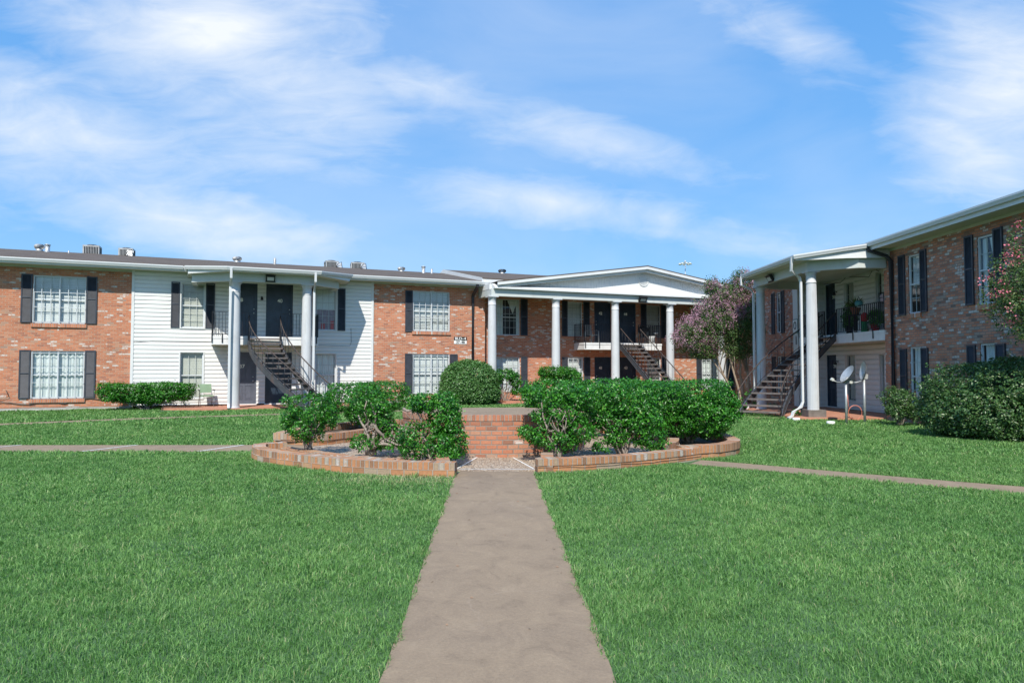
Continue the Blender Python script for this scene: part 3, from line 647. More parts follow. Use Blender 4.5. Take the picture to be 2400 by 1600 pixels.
def door(root, x0, x1, z0, z1, y, num='', mat=None, side=1, grey=False, numloc=(.5, .72), security=False):
    mat = mat or M_door; w = .06; f = MB(); fy0, fy1 = y+.0, y+.08
    f.box(x0, x0+w, fy0, fy1, z0, z1); f.box(x1-w, x1, fy0, fy1, z0, z1); f.box(x0+w, x1-w, fy0, fy1, z1-w, z1)
    a, b, c, d = x0+w, x1-w, z0+.01, z1-w; yy = y+.05
    mb = MB(); mb.box(a, b, yy, yy+.045, c, d); W_ = b-a; H = d-c
    for (px0, px1) in ((.12, .45), (.55, .88)):
        for (pz0, pz1) in ((.08, .36), (.44, .78), (.83, .93)):
            u0, u1, v0, v1 = a+W_*px0, a+W_*px1, c+H*pz0, c+H*pz1
            mb.box(u0, u1, yy-.012, yy-.0005, v0, v0+.018); mb.box(u0, u1, yy-.012, yy-.0005, v1-.018, v1); mb.box(u0, u0+.018, yy-.012, yy-.0005, v0+.018, v1-.018); mb.box(u1-.018, u1, yy-.012, yy-.0005, v0+.018, v1-.018)
            mb.box(u0+.05, u1-.05, yy-.010, yy-.0005, v0+.05, v1-.05)
    o = mb.build('door', mat, root); f.build('door_frame', mat, o)
    kx = b-.07 if side > 0 else a+.07
    k = MB(); k.lathe([(.012, 0), (.028, .012), (.030, .03), (.018, .045)], n=10); k2 = MB()
    for zz in (c+H*.45, c+H*.53):
        for i in range(len(k.f)): k2.face([(kx+k.v[j][0], yy-.001-k.v[j][2], zz+k.v[j][1]) for j in k.f[i]], 0, None, True)
    k2.build('handle', M_galv, o)
    if num: text(num, .205, (a+W_*numloc[0], yy-.018, c+H*numloc[1]), (R_(90), 0, 0), M_text, o, bold=.004)
    MB().box(x0-.02, x1+.02, y-.05, y+.1, z0-.045, z0-.004).build('threshold', M_slab, o)
    return o
def column(root, x, y, z0, z1, r=.2, flute=0, plinth=0, n=32):
    t = MB(); zb = z0+plinth
    if plinth: t.box(x-r*1.6, x+r*1.6, y-r*1.6, y+r*1.6, z0-.1, zb, 1)
    else: t.box(x-r*1.18, x+r*1.18, y-r*1.18, y+r*1.18, zb+.0, zb+.05)
    prof = ([(r*1.12, zb+.05), (r*1.14, zb+.09), (r*1.02, zb+.13), (r, zb+.16)] if not plinth else [(r*1.03, zb), (r*1.0, zb+.01)])+[ (r*.99, zb+(z1-zb)*.35), (r*.95, zb+(z1-zb)*.65), (r*.86, z1-.42)]
    t.lathe(prof, (x, y, 0), n, 0, flute)
    t.lathe([(r*.86, z1-.42), (r*.93, z1-.41), (r*.93, z1-.385), (r*.86, z1-.375), (r*.86, z1-.13), (r*.92, z1-.12), (r*1.02, z1-.06), (r*1.02, z1-.05)], (x, y, 0), n)
    t.box(x-r*1.15, x+r*1.15, y-r*1.15, y+r*1.15, z1-.05, z1)
    return t.build('column', [M_col, M_plinth], root)
def spout(root, pts, mat, flat=(.042, .034), name='downspout'):
    mb = MB(); mb.tube(pts, 0, flat=flat); return mb.build(name, mat, root)
GPROF = [(0, -.13), (.085, -.13), (.10, -.09), (.125, -.045), (.125, 0), (.112, 0), (.112, -.035), (.0, -.035)]
def gutter(root, pts, name='gutter'):
    mb = MB(); mb.extrude(GPROF, pts); return mb.build(name, M_gutter, root)
def railing(root, pts, z, h=.95, gap=.125, posts=(), drop=(), name='railing', z0=.08):
    """pts: horizontal polyline in local coords"""
    mb = MB(); P = [Vector((p[0], p[1], z)) for p in pts]; up = Vector((0, 0, 1))
    mb.tube([p+up*h for p in P], 0, flat=(.018, .010)); mb.tube([p+up*z0 for p in P], 0, flat=(.010, .008))
    for a, b in zip(P[:-1], P[1:]):
        l = (b-a).length; n = max(1, round(l/gap))
        for i in range(n+1):
            q = a.lerp(b, i/n); r = .018 if i in (0, n) else .0095
            mb.box(q.x-r, q.x+r, q.y-r, q.y+r, z if r > .01 else z+z0, z+h-.008)
    for (x, y) in drop: mb.box(x-.022, x+.022, y-.016, y+.004, z-.26, z+.10)
    return mb.build(name, M_iron, root)
def stairs(root, fn, n, zb, zt, w0, w1, hand=.88, treadmat=None, ext=0):
    """fn(t) -> (centre, heading) in local coords from bottom t=0 to top t=1"""
    stobj = MB(); rise = (zt-zb)/n; st = []; hr = []; K = 28
    for sgn in (-1, 1):
        sb = MB(); top = []; bot = []; inn = []
        for i in range(K+1):
            t = i/K; c, hd = fn(t); wd = (w0+(w1-w0)*t)/2; side = Vector((-hd.y, hd.x, 0))*sgn; z = zb+(zt-zb)*t
            base = c+side*wd
            top.append(base+Vector((0, 0, z+.10))); bot.append(base+Vector((0, 0, max(z-.17, zb-.14)))); inn.append(side*.035)
        for i in range(K):
            a, b, c2, d = bot[i], bot[i+1], top[i+1], top[i]; q = [(p-n_*.0) for p, n_ in zip((a, b, c2, d), (inn[i], inn[i+1], inn[i+1], inn[i]))]
            k = [p+n_ for p, n_ in zip((a, b, c2, d), (inn[i], inn[i+1], inn[i+1], inn[i]))]
            sb.face(q); sb.face(k[::-1]); sb.face([q[3], q[2], k[2], k[3]]); sb.face([q[1], q[0], k[0], k[1]])
        for i in (0, K):
            p = [bot[i], top[i], top[i]+inn[i], bot[i]+inn[i]]; sb.face(p)
        # flange strips along both edges of the steel channel
        for E, dz in ((top, 0), (bot, 0)):
            for i in range(K): sb.face([E[i]-inn[i]*.3+Vector((0, 0, .006)), E[i+1]-inn[i+1]*.3+Vector((0, 0, .006)), E[i+1]+inn[i+1]*1.6+Vector((0, 0, .006)), E[i]+inn[i]*1.6+Vector((0, 0, .006))])
        st.append(sb)
        hb = MB(); pts = []
        for i in range(K+1):
            t = min(1, i/K+.0); pts.append(top[i]+Vector((0, 0, hand-.10))+inn[i]*.5)
        hb.tube(pts, .023, 6, 1)
        nb = round(n*1.0)
        for i in range(nb+1):
            t = i/nb*K; j = min(int(t), K-1); p = (top[j].lerp(top[j+1], t-j))+inn[j]*.5
            r = .016 if i in (0, nb) else .009; q = p+Vector((0, 0, hand-.10)); hb.tube([p, q], r, 5)
        mid = [top[i]+Vector((0, 0, .10))+inn[i]*.5 for i in range(K+1)]; hb.tube(mid, .011, 5)
        hr.append(hb)
    root_o = st[0].build('staircase', M_step, root); st[1].build('stringer', M_step, root_o)
    for k in range(n):
        t = (k+.5)/n; c, hd = fn(t); wd = (w0+(w1-w0)*t)-.01; ang = math.atan2(hd.y, hd.x); M = Matrix.Translation(c+Vector((0, 0, zb+rise*(k+1)-.02)))@Matrix.Rotation(ang, 4, 'Z')
        mb = MB(); mb.box(-.15, .13, -wd/2, wd/2, -.045, 0, 0, M); mb.box(-.155, -.1505, -wd/2, wd/2, -.05, .004, 0, M)
        for s2 in (-1, 1): mb.face([tuple(M@Vector(q)) for q in ((-.12, s2*(wd/2-.03), -.046), (.10, s2*(wd/2-.03), -.046), (.02, s2*(wd/2-.03), -.14))], 1)
        mb.build('tread', [M_tread, M_step], root_o)
    for h in hr: h.build('handrail', [M_iron, M_rust], root_o)
    return root_o
def bez(p0, p1, p2, p3, t):
    a = 1-t; p = p0*a**3+p1*3*a*a*t+p2*3*a*t*t+p3*t**3; d = (p1-p0)*3*a*a+(p2-p1)*6*a*t+(p3-p2)*3*t*t; return p, d.normalized()
def flood(root, x, y, z, tilt=20, w=.34, h=.24, rz=0):
    M = Matrix.Translation((x, y, z))@Matrix.Rotation(R_(rz), 4, 'Z')@Matrix.Rotation(R_(tilt), 4, 'X')
    mb = MB(); mb.box(-w/2, w/2, -.12, -.02, -h/2, h/2, 0, M); mb.box(-.04, .04, -.02, .06, -.05, .05, 0, M)
    for a, b, c, d in ((-w/2-.015, w/2+.015, h/2-.01, h/2+.012), (-w/2-.015, w/2+.015, -h/2-.012, -h/2+.01)): mb.box(a, b, -.145, -.02, c, d, 0, M)
    o = mb.build('flood_light', M_dark, root); MB().box(-w*.36, w*.36, -.128, -.121, -h*.32, h*.25, 0, M).build('lamp_lens', M_lens, o); return o
def sconce(root, x, y, z):
    mb = MB(); mb.box(x-.035, x+.035, y-.03, y, z-.04, z+.04); mb.tube([(x, y-.03, z), (x, y-.10, z+.03), (x, y-.13, z-.02)], .016, 6); mb.lathe([(.02, 0), (.05, -.03), (.058, -.12)][::-1], (x, y-.14, z+.0), 12)
    return mb.build('wall_light', M_dark, root)
def turbine(root, x, y, z, r=.2, h=.26, mat=None):
    mb = MB(); mb.lathe([(r*.75, -.12), (r*.72, .04)], (x, y, z), 16, 1)
    n = 18
    for k in range(n):
        t0 = 2*math.pi*k/n; t1 = t0+2*math.pi/n*.72; pr = [(.72, .04), (.95, .09), (1.05, .16), (.98, .22), (.7, .27), (.2, .29)]
        for (r0, z0), (r1, z1) in zip(pr[:-1], pr[1:]):
            mb.face([(x+r*r0*math.cos(t0), y+r*r0*math.sin(t0), z+z0*h/.29), (x+r*r0*.88*math.cos(t1), y+r*r0*.88*math.sin(t1), z+z0*h/.29), (x+r*r1*.88*math.cos(t1), y+r*r1*.88*math.sin(t1), z+z1*h/.29), (x+r*r1*math.cos(t0), y+r*r1*math.sin(t0), z+z1*h/.29)])
    return mb.build('turbine_vent', [mat or M_alum, M_galv], root)
def ventpipe(root, x, y, z, r, h, cap=True, mat=None):
    mb = MB(); mb.lathe([(r*1.25, -.08), (r*1.2, .0), (r, .04), (r, h*.72)], (x, y, z), 14)
    if cap: mb.lathe([(r*.6, h*.72), (r*.6, h*.80), (r*1.25, h*.80), (r*1.25, h*.90), (r*.4, h)], (x, y, z), 14)
    else: mb.lathe([(r, h*.72), (r, h)], (x, y, z), 14)
    return mb.build('vent_pipe', mat or M_galv, root)

# ------------------------------------------------------------ left + centre building
b4 = thing('apartment_building', 'long two storey brick and white siding apartment block across the court with a pillared portico', 'building', FB.w(0, 0), TH)
def up(a, b): return (a, b, 3.27, 5.08)
def dn(a, b): return (a, b, .44, 2.24)
w1u, w1d = up(-19.45, -17.74), dn(-19.45, -17.74)
w0u, w0d = up(-25.2, -23.5), dn(-25.2, -23.5)
wallA = brick_wall(b4, -28, -16.15, .12, 5.44, [w0u, w0d, w1u, w1d], 0, M_brick)
MB().box(-28, -16.1, .012, .30, -.2, .12).build('foundation', M_found, b4); MB().box(-6.8, -1.4, .012, .3, -.2, .12).build('foundation', M_found, b4)
for w, cv, g in ((w1u, 'blind', .82), (w1d, 'drape', 1), (w0u, 'blind', .82), (w0d, 'drape', 1)):
    window(b4, *w, 0, cv, 6, 4, grille=g, mullion=True, sill=True)
    for a, b in ((w[0]-.37, w[0]-.015), (w[1]+.015, w[1]+.37)): shutter(b4, a, b, w[2]+.02, w[3]+.03, 0)
w2u, w2d = (-14.44, -13.59, 3.22, 5.02), (-14.44, -13.60, .38, 2.22)
w3u, w3d = (-9.21, -8.34, 3.23, 5.05), (-9.20, -8.33, .40, 2.21)
d38, d40, d37, d39 = (-12.55, -11.57, 2.92, 5.12), (-11.23, -10.15, 2.92, 5.14), (-12.55, -11.57, .12, 2.26), (-11.23, -10.16, .12, 2.26)
sd = siding_wall(b4, -16.15, -6.76, .12, 5.44, [w2u, w2d, w3u, w3d, d38, d40, d37, d39], 0)
window(b4, *w2u, 0, 'cream', 3, 6, rail=True, surround=True); window(b4, *w2d, 0, 'cream', 3, 2, surround=True, seed=2)
window(b4, *w3u, 0, 'pink', 3, 6, surround=True); window(b4, *w3d, 0, 'drape', 3, 4, surround=True)
shutter(b4, -14.81, -14.49, 3.21, 5.05, -.024, worn=True); shutter(b4, -13.54, -13.20, 3.21, 5.05, -.024); shutter(b4, -9.58, -9.26, 3.22, 5.05, -.024); shutter(b4, -8.28, -7.95, 3.22, 5.07, -.024)
door(b4, *d38, 0, '38', numloc=(.30, .70)); door(b4, *d40, 0, '40', numloc=(.52, .70)); door(b4, *d37, 0, '37', M_doorg, numloc=(.42, .74)); door(b4, *d39, 0, '39', numloc=(.5, .72))
wr = MB()
for k in range(9):
    t = k*2*math.pi/9; wr.lathe([(.012, 0), (.022, .01), (.01, .02)], (-10.67+.24*math.cos(t), -.0, 4.62+.27*math.sin(t)), 6)
w4u, w4d = (-4.91, -3.16, 3.27, 5.13), (-4.91, -3.16, .40, 2.24)
brick_wall(b4, -6.76, -1.4, .12, 5.44, [w4u, w4d], 0, M_brick_b)
window(b4, *w4u, 0, 'messy', 6, 4, grille=.80, mullion=True, sill=True); window(b4, *w4d, 0, 'blind', 6, 4, grille=1, mullion=True, sill=True)
shutter(b4, -5.27, -4.93, 3.25, 5.13, 0); shutter(b4, -5.27, -4.93, .40, 2.25, 0); shutter(b4, -3.14, -2.77, .38, 2.24, 0)
# recessed centre wall under the portico
y5 = .5
w5u, w5d = (-.65, .62, 3.2, 4.98), (-.65, .62, .42, 2.14)
w6u, w6d = (3.29, 4.12, 3.21, 4.98), (3.29, 4.15, .45, 2.15)
w7u, w7d = (8.04, 8.93, 3.22, 4.98), (8.04, 8.93, .45, 2.15)
w8u, w8d = (11.65, 13.42, 3.22, 4.98), (11.65, 13.42, .42, 2.13)
d42, d44, d41, d43 = (4.84, 5.82, 2.93, 5.02), (6.35, 7.36, 2.93, 5.02), (4.84, 5.82, .12, 2.17), (6.35, 7.36, .12, 2.17)
brick_wall(b4, -1.39, 17.5, -.1, 5.30, [w5u, w5d, w6u, w6d, w7u, w7d, w8u, w8d, d42, d44, d41, d43], y5, M_brick_b)
MB().face([(-1.4, 0, -.1), (-1.4, .5, -.1), (-1.4, .5, 5.44), (-1.4, 0, 5.44)]).__class__
mb = MB(); mb.face([(-1.4, 0, .0), (-1.4, .5, .0), (-1.4, .5, 5.44), (-1.4, 0, 5.44)], 0, [(0, 0), (.5, 0), (.5, 5.4), (0, 5.4)]); mb.face([(-28, 0, 0), (-28, 0, 5.44), (-28, 11, 5.44), (-28, 11, 0)]); mb.face([(-28, 11, 0), (-28, 11, 5.44), (17.5, 11, 5.44), (17.5, 11, 0)]); mb.face([(17.5, .5, 0), (17.5, 11, 0), (17.5, 11, 5.44), (17.5, .5, 5.44)])
mb.build('brick_return', M_brick_b, b4)
window(b4, *w5u, y5, 'curtain', 5, 5, surround=False); window(b4, *w5d, y5, 'blind', 4, 4, grille=.82)
window(b4, *w6u, y5, 'blind', 3, 6); window(b4, *w6d, y5, 'blind', 3, 4, grille=1); window(b4, *w7u, y5, 'cream', 3, 3, sash=M_sashg); window(b4, *w7d, y5, 'cream', 3, 4)
window(b4, *w8u, y5, 'blind', 6, 4, mullion=True, grille=.8); window(b4, *w8d, y5, 'drape', 6, 4, mullion=True, grille=1)
for (a, b, z0, z1) in ((-1.03, -.68, 3.2, 5.0), (.66, 1.04, 3.2, 5.0), (-1.03, -.68, .4, 2.15), (.68, 1.03, .4, 2.15), (2.95, 3.27, 3.21, 5.01), (4.19, 4.55, 3.21, 5.01), (2.95, 3.27, .42, 2.15), (4.21, 4.57, .42, 2.15),
                       (7.67, 8.02, 3.22, 5.02), (8.95, 9.31, 3.2, 5.0), (8.96, 9.31, .42, 2.15), (11.28, 11.62, 3.22, 5.0), (13.45, 13.8, 3.22, 5.0), (11.28, 11.62, .4, 2.14), (13.45, 13.82, .4, 2.1)): shutter(b4, a, b, z0, z1, y5)
door(b4, *d42, y5, '42', side=-1, numloc=(.38, .74)); door(b4, *d44, y5, '44', numloc=(.38, .74)); door(b4, *d41, y5, '41', side=-1, numloc=(.38, .74)); door(b4, *d43, y5, '43', numloc=(.38, .74))
# roof of the long wing
mb = MB()
def roofslab(mb, x0, x1, y0, z0, y1, z1, t=.045):
    mb.face([(x0, y0, z0), (x1, y0, z0), (x1, y1, z1), (x0, y1, z1)]); mb.face([(x0, y0, z0-t), (x0, y1, z1-t), (x1, y1, z1-t), (x1, y0, z0-t)])
    mb.face([(x0, y0, z0-t), (x1, y0, z0-t), (x1, y0, z0), (x0, y0, z0)]); mb.face([(x0, y0, z0-t), (x0, y0, z0), (x0, y1, z1), (x0, y1, z1-t)]); mb.face([(x1, y0, z0-t), (x1, y1, z1-t), (x1, y1, z1), (x1, y0, z0)])
roofslab(mb, -28.5, -1.2, -.69, 5.645, 5.5, 6.80); roofslab(mb, -28.5, -1.2, 11.7, 5.62, 5.5, 6.80)
roof = mb.build('roof', M_roof, b4)
mb = MB(); roofslab(mb, -1.75, 18.0, -.72, 5.79, 5.5, 7.0); roofslab(mb, -1.75, 18.0, 11.7, 5.79, 5.5, 7.0)
roof2 = mb.build('roof', M_roof, b4)
MB().box(-1.74, 17.9, -.71, -.68, 5.40, 5.742).build('fascia', M_trim, roof2)
for sx in (-1.80, 18.0):
    mb = MB()
    mb.face([(sx, -.72, 5.50), (sx, -.72, 5.80), (sx, 5.5, 7.01), (sx, 5.5, 6.6)]); mb.face([(sx, 11.7, 5.5), (sx, 5.5, 6.6), (sx, 5.5, 7.01), (sx, 11.7, 5.8)])
    mb.face([(sx+.05, -.72, 5.50), (sx+.05, 5.5, 6.6), (sx+.05, 5.5, 6.95), (sx+.05, -.72, 5.74)]); mb.face([(sx, -.72, 5.5), (sx+.05, -.72, 5.5), (sx+.05, -.72, 5.745), (sx, -.72, 5.745)]); mb.build('rake_board', M_trim, roof2)
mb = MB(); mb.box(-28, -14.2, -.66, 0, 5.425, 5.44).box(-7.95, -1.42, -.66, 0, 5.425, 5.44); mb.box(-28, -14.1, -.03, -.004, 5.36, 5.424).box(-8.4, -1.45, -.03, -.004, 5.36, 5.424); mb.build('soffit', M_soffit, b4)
MB().box(-28, -14.2, -.69, -.661, 5.41, 5.60).box(-7.95, -1.42, -.69, -.661, 5.41, 5.60).build('fascia', M_trim, b4)
gutter(b4, [(-28, -.692, 5.61), (-14.35, -.692, 5.61)]); gutter(b4, [(-7.95, -.692, 5.61), (-1.45, -.692, 5.61)])
# entrance porch of the long wing
def porch(root, rpoly, bpoly, zf, zb, yb=-.002):
    """rpoly: roof edge (left, front..., right) ; bpoly: beam line"""
    mb = MB(); n = len(rpoly)
    fr = [(x, y, zf if y < -1.8 else zb if y > -1.0 else zf+(zb-zf)*((y+2.9)/2.25)) for x, y in rpoly]
    back = [(rpoly[0][0], .3, zb+.14), (rpoly[-1][0], .3, zb+.14)]
    mb.face([fr[i] for i in range(n)]+[back[1], back[0]]); 
    for a, b in zip(fr[:-1], fr[1:]): mb.face([(a[0], a[1], a[2]-.05), (b[0], b[1], b[2]-.05), b, a])
    mb.build('porch_roof', M_roof, root)
    f = MB(); ins = [(x, y+.012, z) for x, y, z in fr]
    for a, b in zip(fr[:-1], fr[1:]): f.face([(a[0], a[1]+.03, zf-.19), (b[0], b[1]+.03, zf-.19), (b[0], b[1]+.03, b[2]-.045), (a[0], a[1]+.03, a[2]-.045)])
    for e in (fr[0], fr[-1]): f.face([(e[0], e[1]+.03, zf-.19), (e[0], .0, zf-.19), (e[0], .0, e[2]-.045), (e[0], e[1]+.03, e[2]-.045)])
    f.build('fascia', M_trim, root)
    gutter(root, [(p[0], p[1]+.03, p[2]-.02) for p in fr])
    s = MB(); s.face([(x, y+.05, z-.20) for x, y, z in fr][::-1] if False else [(x, y+.04, zf-.18) for x, y in rpoly]+[(rpoly[-1][0], yb, zf-.18), (rpoly[0][0], yb, zf-.18)]); s.build('porch_ceiling', M_soffit, root)
    b = MB(); b.extrude([(.0, -.40), (0, 0), (-.16, 0), (-.16, -.40)], [(x, y, zf-.07-.005) for x, y in bpoly]); b.extrude([(.012, -.42), (.012, -.36), (-.172, -.36), (-.172, -.42)], [(x, y, zf-.07-.005) for x, y in bpoly]); b.build('porch_beam', M_beam, root)
porch(b4, [(-14.2, -.67), (-14.15, -1.5), (-12.72, -2.85), (-9.38, -2.85), (-8.0, -1.5), (-7.95, -.67)], [(-14.02, -.04), (-14.02, -1.25), (-12.60, -2.30), (-9.70, -2.30), (-8.42, -1.25), (-8.42, -.04)], 5.42, 5.62, -.03)
column(b4, -12.45, -2.15, 0, 4.93, .205); column(b4, -9.80, -2.15, 0, 4.93, .205)
spout(b4, [(-12.62, -2.93, 5.34), (-12.62, -2.90, 4.98), (-12.64, -2.48, 4.70), (-12.64, -2.45, .25), (-12.64, -2.60, .08)], M_gutter)
spout(b4, [(-9.56, -2.90, 5.34), (-9.56, -2.88, 4.98), (-9.56, -2.46, 4.62), (-9.56, -2.42, .25), (-9.56, -2.55, .08)], M_gutter)
spout(b4, [(-2.03, -.74, 5.52), (-2.03, -.72, 5.38), (-2.03, -.14, 5.06), (-2.03, -.065, 4.95), (-2.03, -.065, .25), (-2.03, -.2, .10)], M_iron, (.06, .045))
flood(b4, -11.2, -2.32, 5.10, 18)
sconce(b4, -11.40, -.02, 4.55)
def slab(root, x0, x1, y0, y1, zt=2.86, t=.34):
    mb = MB(); mb.box(x0, x1, y0, y1, zt-t, zt-.10); mb.box(x0-.015, x1+.015, y0-.015, y1, zt-.099, zt); o = mb.build('balcony', M_slab, root)
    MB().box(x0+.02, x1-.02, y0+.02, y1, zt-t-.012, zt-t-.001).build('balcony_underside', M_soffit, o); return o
s1 = slab(b4, -13.3, -9.22, -1.2, -.02)
railing(s1, [(-13.27, -.05), (-13.27, -1.17), (-11.93, -1.17)], 2.86, drop=[(-13.27, -1.22), (-12.9, -1.22)]); railing(s1, [(-10.72, -1.17), (-9.25, -1.17), (-9.25, -.05)], 2.86, drop=[(-9.3, -1.22)])
MB().prism([(-15.0, 0), (-15.0, -1.2), (-13.2, -2.55), (-10.0, -2.65), (-8.9, -3.1), (-7.2, -2.6), (-7.2, 0)], -.1, .075).build('porch_floor', M_terra, b4)
V3 = lambda x, y: Vector((x, y, 0))
def st1(t): return bez(V3(-9.55, -4.50), V3(-10.42, -3.70), V3(-11.44, -2.85), V3(-11.33, -1.22), t)
stairs(b4, st1, 14, .07, 2.80, 1.32, 1.14)
mb = MB(); mb.tube([(-16.1, -.03, 2.60), (-15.5, -.03, 2.66), (-13.3, -.03, 2.66)], .012, 5); mb.tube([(-9.2, -.03, 2.58), (-7.75, -.03, 2.55), (-7.68, -.03, 2.75), (-7.70, -.03, 3.35)], .012, 5)
vv = [(-20.6-i*.0+i*.28, -.04, .30+.05*math.sin(i*1.3)+(.10 if i > 8 else 0)) for i in range(14)]; mb.tube(vv, .014, 5)
mb.tube([(-20.4, -.04, .42), (-20.1, -.05, .55), (-20.2, -.04, .8)], .01, 4); mb.build('wall_cable', M_cable, b4)
# turbine vents, pipes
turbine(roof, -20.36, 5.0, 6.76, .19, .26); turbine(roof, -12.32, 5.0, 6.74, .21, .24); turbine(roof, -4.25, 5.0, 6.72, .20, .22); turbine(roof2, 1.5, 5.0, 6.92, .22, .22, M_dark)
ventpipe(roof, -20.0, 4.7, 6.66, .10, .34); ventpipe(roof, -10.6, 4.9, 6.68, .065, .32, False, M_alum); ventpipe(roof, -3.16, 4.6, 6.62, .10, .38); ventpipe(roof, -2.76, 4.4, 6.58, .065, .26, False); ventpipe(roof, -19.15, 4.4, 6.56, .03, .16, False)
# portico
AX, AZ, EL, EZ = 6.5, 6.68, -1.5, 5.52
sl_ = (AZ-EZ)/(AX-EL)
mb = MB()
for sg in (-1, 1):
    ex = AX+sg*(AX-EL); q = [(ex, -1.95, EZ), (AX, -1.95, AZ), (AX, 3.6, AZ), (ex, 3.6, EZ)]
    if sg < 0: q = q
    mb.face(q if sg < 0 else q[::-1]); mb.face([(a, b, c-.05) for a, b, c in (q[::-1] if sg < 0 else q)]); mb.face([(ex, -1.95, EZ-.05), (AX, -1.95, AZ-.05), (AX, -1.95, AZ), (ex, -1.95, EZ)])
pr = mb.build('portico_roof', M_roof, b4)
mb = MB()
for (y0, y1, dz, h) in ((-1.945, -1.88, .052, .13), (-1.82, -1.70, .185, .12)):
    for sg in (-1, 1):
        ex = AX+sg*(AX-EL)
        a = [(ex, EZ-dz-h), (AX, AZ-dz-h), (AX, AZ-dz), (ex, EZ-dz)]
        F_ = [(x, y0, z) for x, z in a]; Bk = [(x, y1, z) for x, z in a]
        mb.face(F_); mb.face(Bk[::-1]); mb.face([F_[1], F_[0], Bk[0], Bk[1]]); mb.face([F_[3], F_[2], Bk[2], Bk[3]]); mb.face([F_[0], F_[3], Bk[3], Bk[0]])
for sg in (-1, 1):
    ex = AX+sg*(AX-EL); mb.face([(ex, -1.88, EZ-.19), (AX, -1.88, AZ-.19), (AX, -1.30, AZ-.19), (ex, -1.30, EZ-.19)])
mb.build('rake_board', M_trim, pr)
mb = MB(); x = EL+.1; yv = -1.47
while x < 14.4:
    x2 = min(x+.15, 14.45); zt = lambda q: AZ-abs(q-AX)*sl_-.20
    if zt(x) > 5.46 or zt(x2) > 5.46:
        a, b = max(zt(x), 5.45), max(zt(x2), 5.45); mb.face([(x, yv, 5.40), (x2-.018, yv, 5.40), (x2-.018, yv, b), (x, yv, a)]); mb.face([(x2-.018, yv, 5.4), (x2-.012, yv+.012, 5.4), (x2-.012, yv+.012, b), (x2-.018, yv, b)]); mb.face([(x2-.012, yv+.012, 5.4), (x2, yv, 5.4), (x2, yv, b), (x2-.012, yv+.012, b)])
    x = x2
mb.build('gable_siding', M_side, b4)
mb = MB(); mb.face([(-1.62, -1.86, 5.26), (14.62, -1.86, 5.26), (14.62, -1.475, 5.45), (-1.62, -1.475, 5.45)]); mb.face([(-1.62, -1.86, 5.19), (14.62, -1.86, 5.19), (14.62, -1.86, 5.26), (-1.62, -1.86, 5.26)]); mb.face([(-1.62, -1.70, 5.19), (14.62, -1.70, 5.19), (14.62, -1.86, 5.19), (-1.62, -1.86, 5.19)]); mb.face([(-1.62, -1.86, 5.19), (-1.62, -1.86, 5.26), (-1.62, -1.475, 5.45), (-1.62, -1.475, 5.19)])
mb.build('cornice', M_trim, b4); MB().box(-1.73, -1.43, -1.46, -.02, 5.19, 5.44).build('side_frieze', M_trim, b4)
mb = MB(); mb.box(-1.72, 14.6, -1.69, -1.37, 4.90, 5.185); mb.box(-1.72, -1.42, -1.36, -.02, 4.90, 5.185); mb.box(-1.74, 14.62, -1.71, -1.35, 4.86, 4.899); mb.build('portico_beam', M_beam, b4)
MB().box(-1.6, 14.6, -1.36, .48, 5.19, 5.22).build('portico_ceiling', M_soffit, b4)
vt = MB(); vt.tube([(6.55+.27*math.cos(t*math.pi/10), yv-.02, 5.97+.27*math.sin(t*math.pi/10)) for t in range(21)], .022, 6)
for k in range(-3, 4):
    hw = math.sqrt(max(.01, .25**2-(k*.07)**2)); vt.box(6.55-hw, 6.55+hw, yv-.02, yv-.006, 5.97+k*.07-.018, 5.97+k*.07+.018)
vt.build('gable_vent', M_trim, b4)
for x in (-1.62, 1.61, 4.86, 8.09, 11.37, 14.4): column(b4, x, -1.52, 0, 4.86, .205)
flood(b4, 6.3, -1.72, 5.04, 35, .42, .26)
s2 = slab(b4, 3.65, 8.22, -.6, .49)
railing(s2, [(3.68, .46), (3.68, -.57), (5.62, -.57)], 2.86, drop=[(3.7, -.62), (4.5, -.62)]); railing(s2, [(6.82, -.57), (8.19, -.57), (8.19, .46)], 2.86, drop=[(7.9, -.62)])
def st2(t): return V3(6.35, -4.4).lerp(V3(6.22, -.62), t), V3(-.03, 1).normalized()
stairs(b4, st2, 14, .05, 2.80, 1.16, 1.14)
MB().prism([(-1.2, .5), (-1.2, -2.2), (9.6, -2.2), (9.6, .5)], -.1, .12).prism([(-1.6, -1.9), (-1.6, -2.7), (3.2, -2.7), (3.2, -1.9)], -.1, .05).build('portico_floor', M_terra, b4)

# ------------------------------------------------------------ right building
br = thing('apartment_building', 'two storey whitewashed brick apartment block in the shade along the right side', 'building', FR.w(0, 0), FR.a)
z0r = -.25
rw = [up(1.34, 1.95), dn(1.33, 1.91), up(4.38, 4.99), dn(4.39, 4.97), up(7.6, 8.2), dn(7.6, 8.2)]
brick_wall(br, .02, 16, z0r, 5.44, rw, 0, M_brick_r)
for w in rw:
    window(br, *w, 0, 'drape' if w[2] < 1 else ('curtain' if w[0] > 3 else 'half'), 2, 4, sill=(w[2] > 1), rail=True)
for (a, b, c, d) in ((.86, 1.20, 3.25, 5.15), (1.97, 2.27, 3.27, 5.15), (.86, 1.20, .42, 2.2), (1.93, 2.26, .42, 2.2), (3.93, 4.26, 3.29, 5.18), (5.01, 5.33, 3.29, 5.18), (3.93, 4.26, .42, 2.22), (4.99, 5.32, .42, 2.22), (7.2, 7.5, 3.28, 5.15), (8.3, 8.6, 3.28, 5.15)): shutter(br, a, b, c, d, 0)
fw = [(-8.62, -8.08, 3.2, 5.03), (-8.62, -8.08, .44, 2.12)]
brick_wall(br, -14, -6.9, z0r, 5.44, fw, 0, M_brick_r)
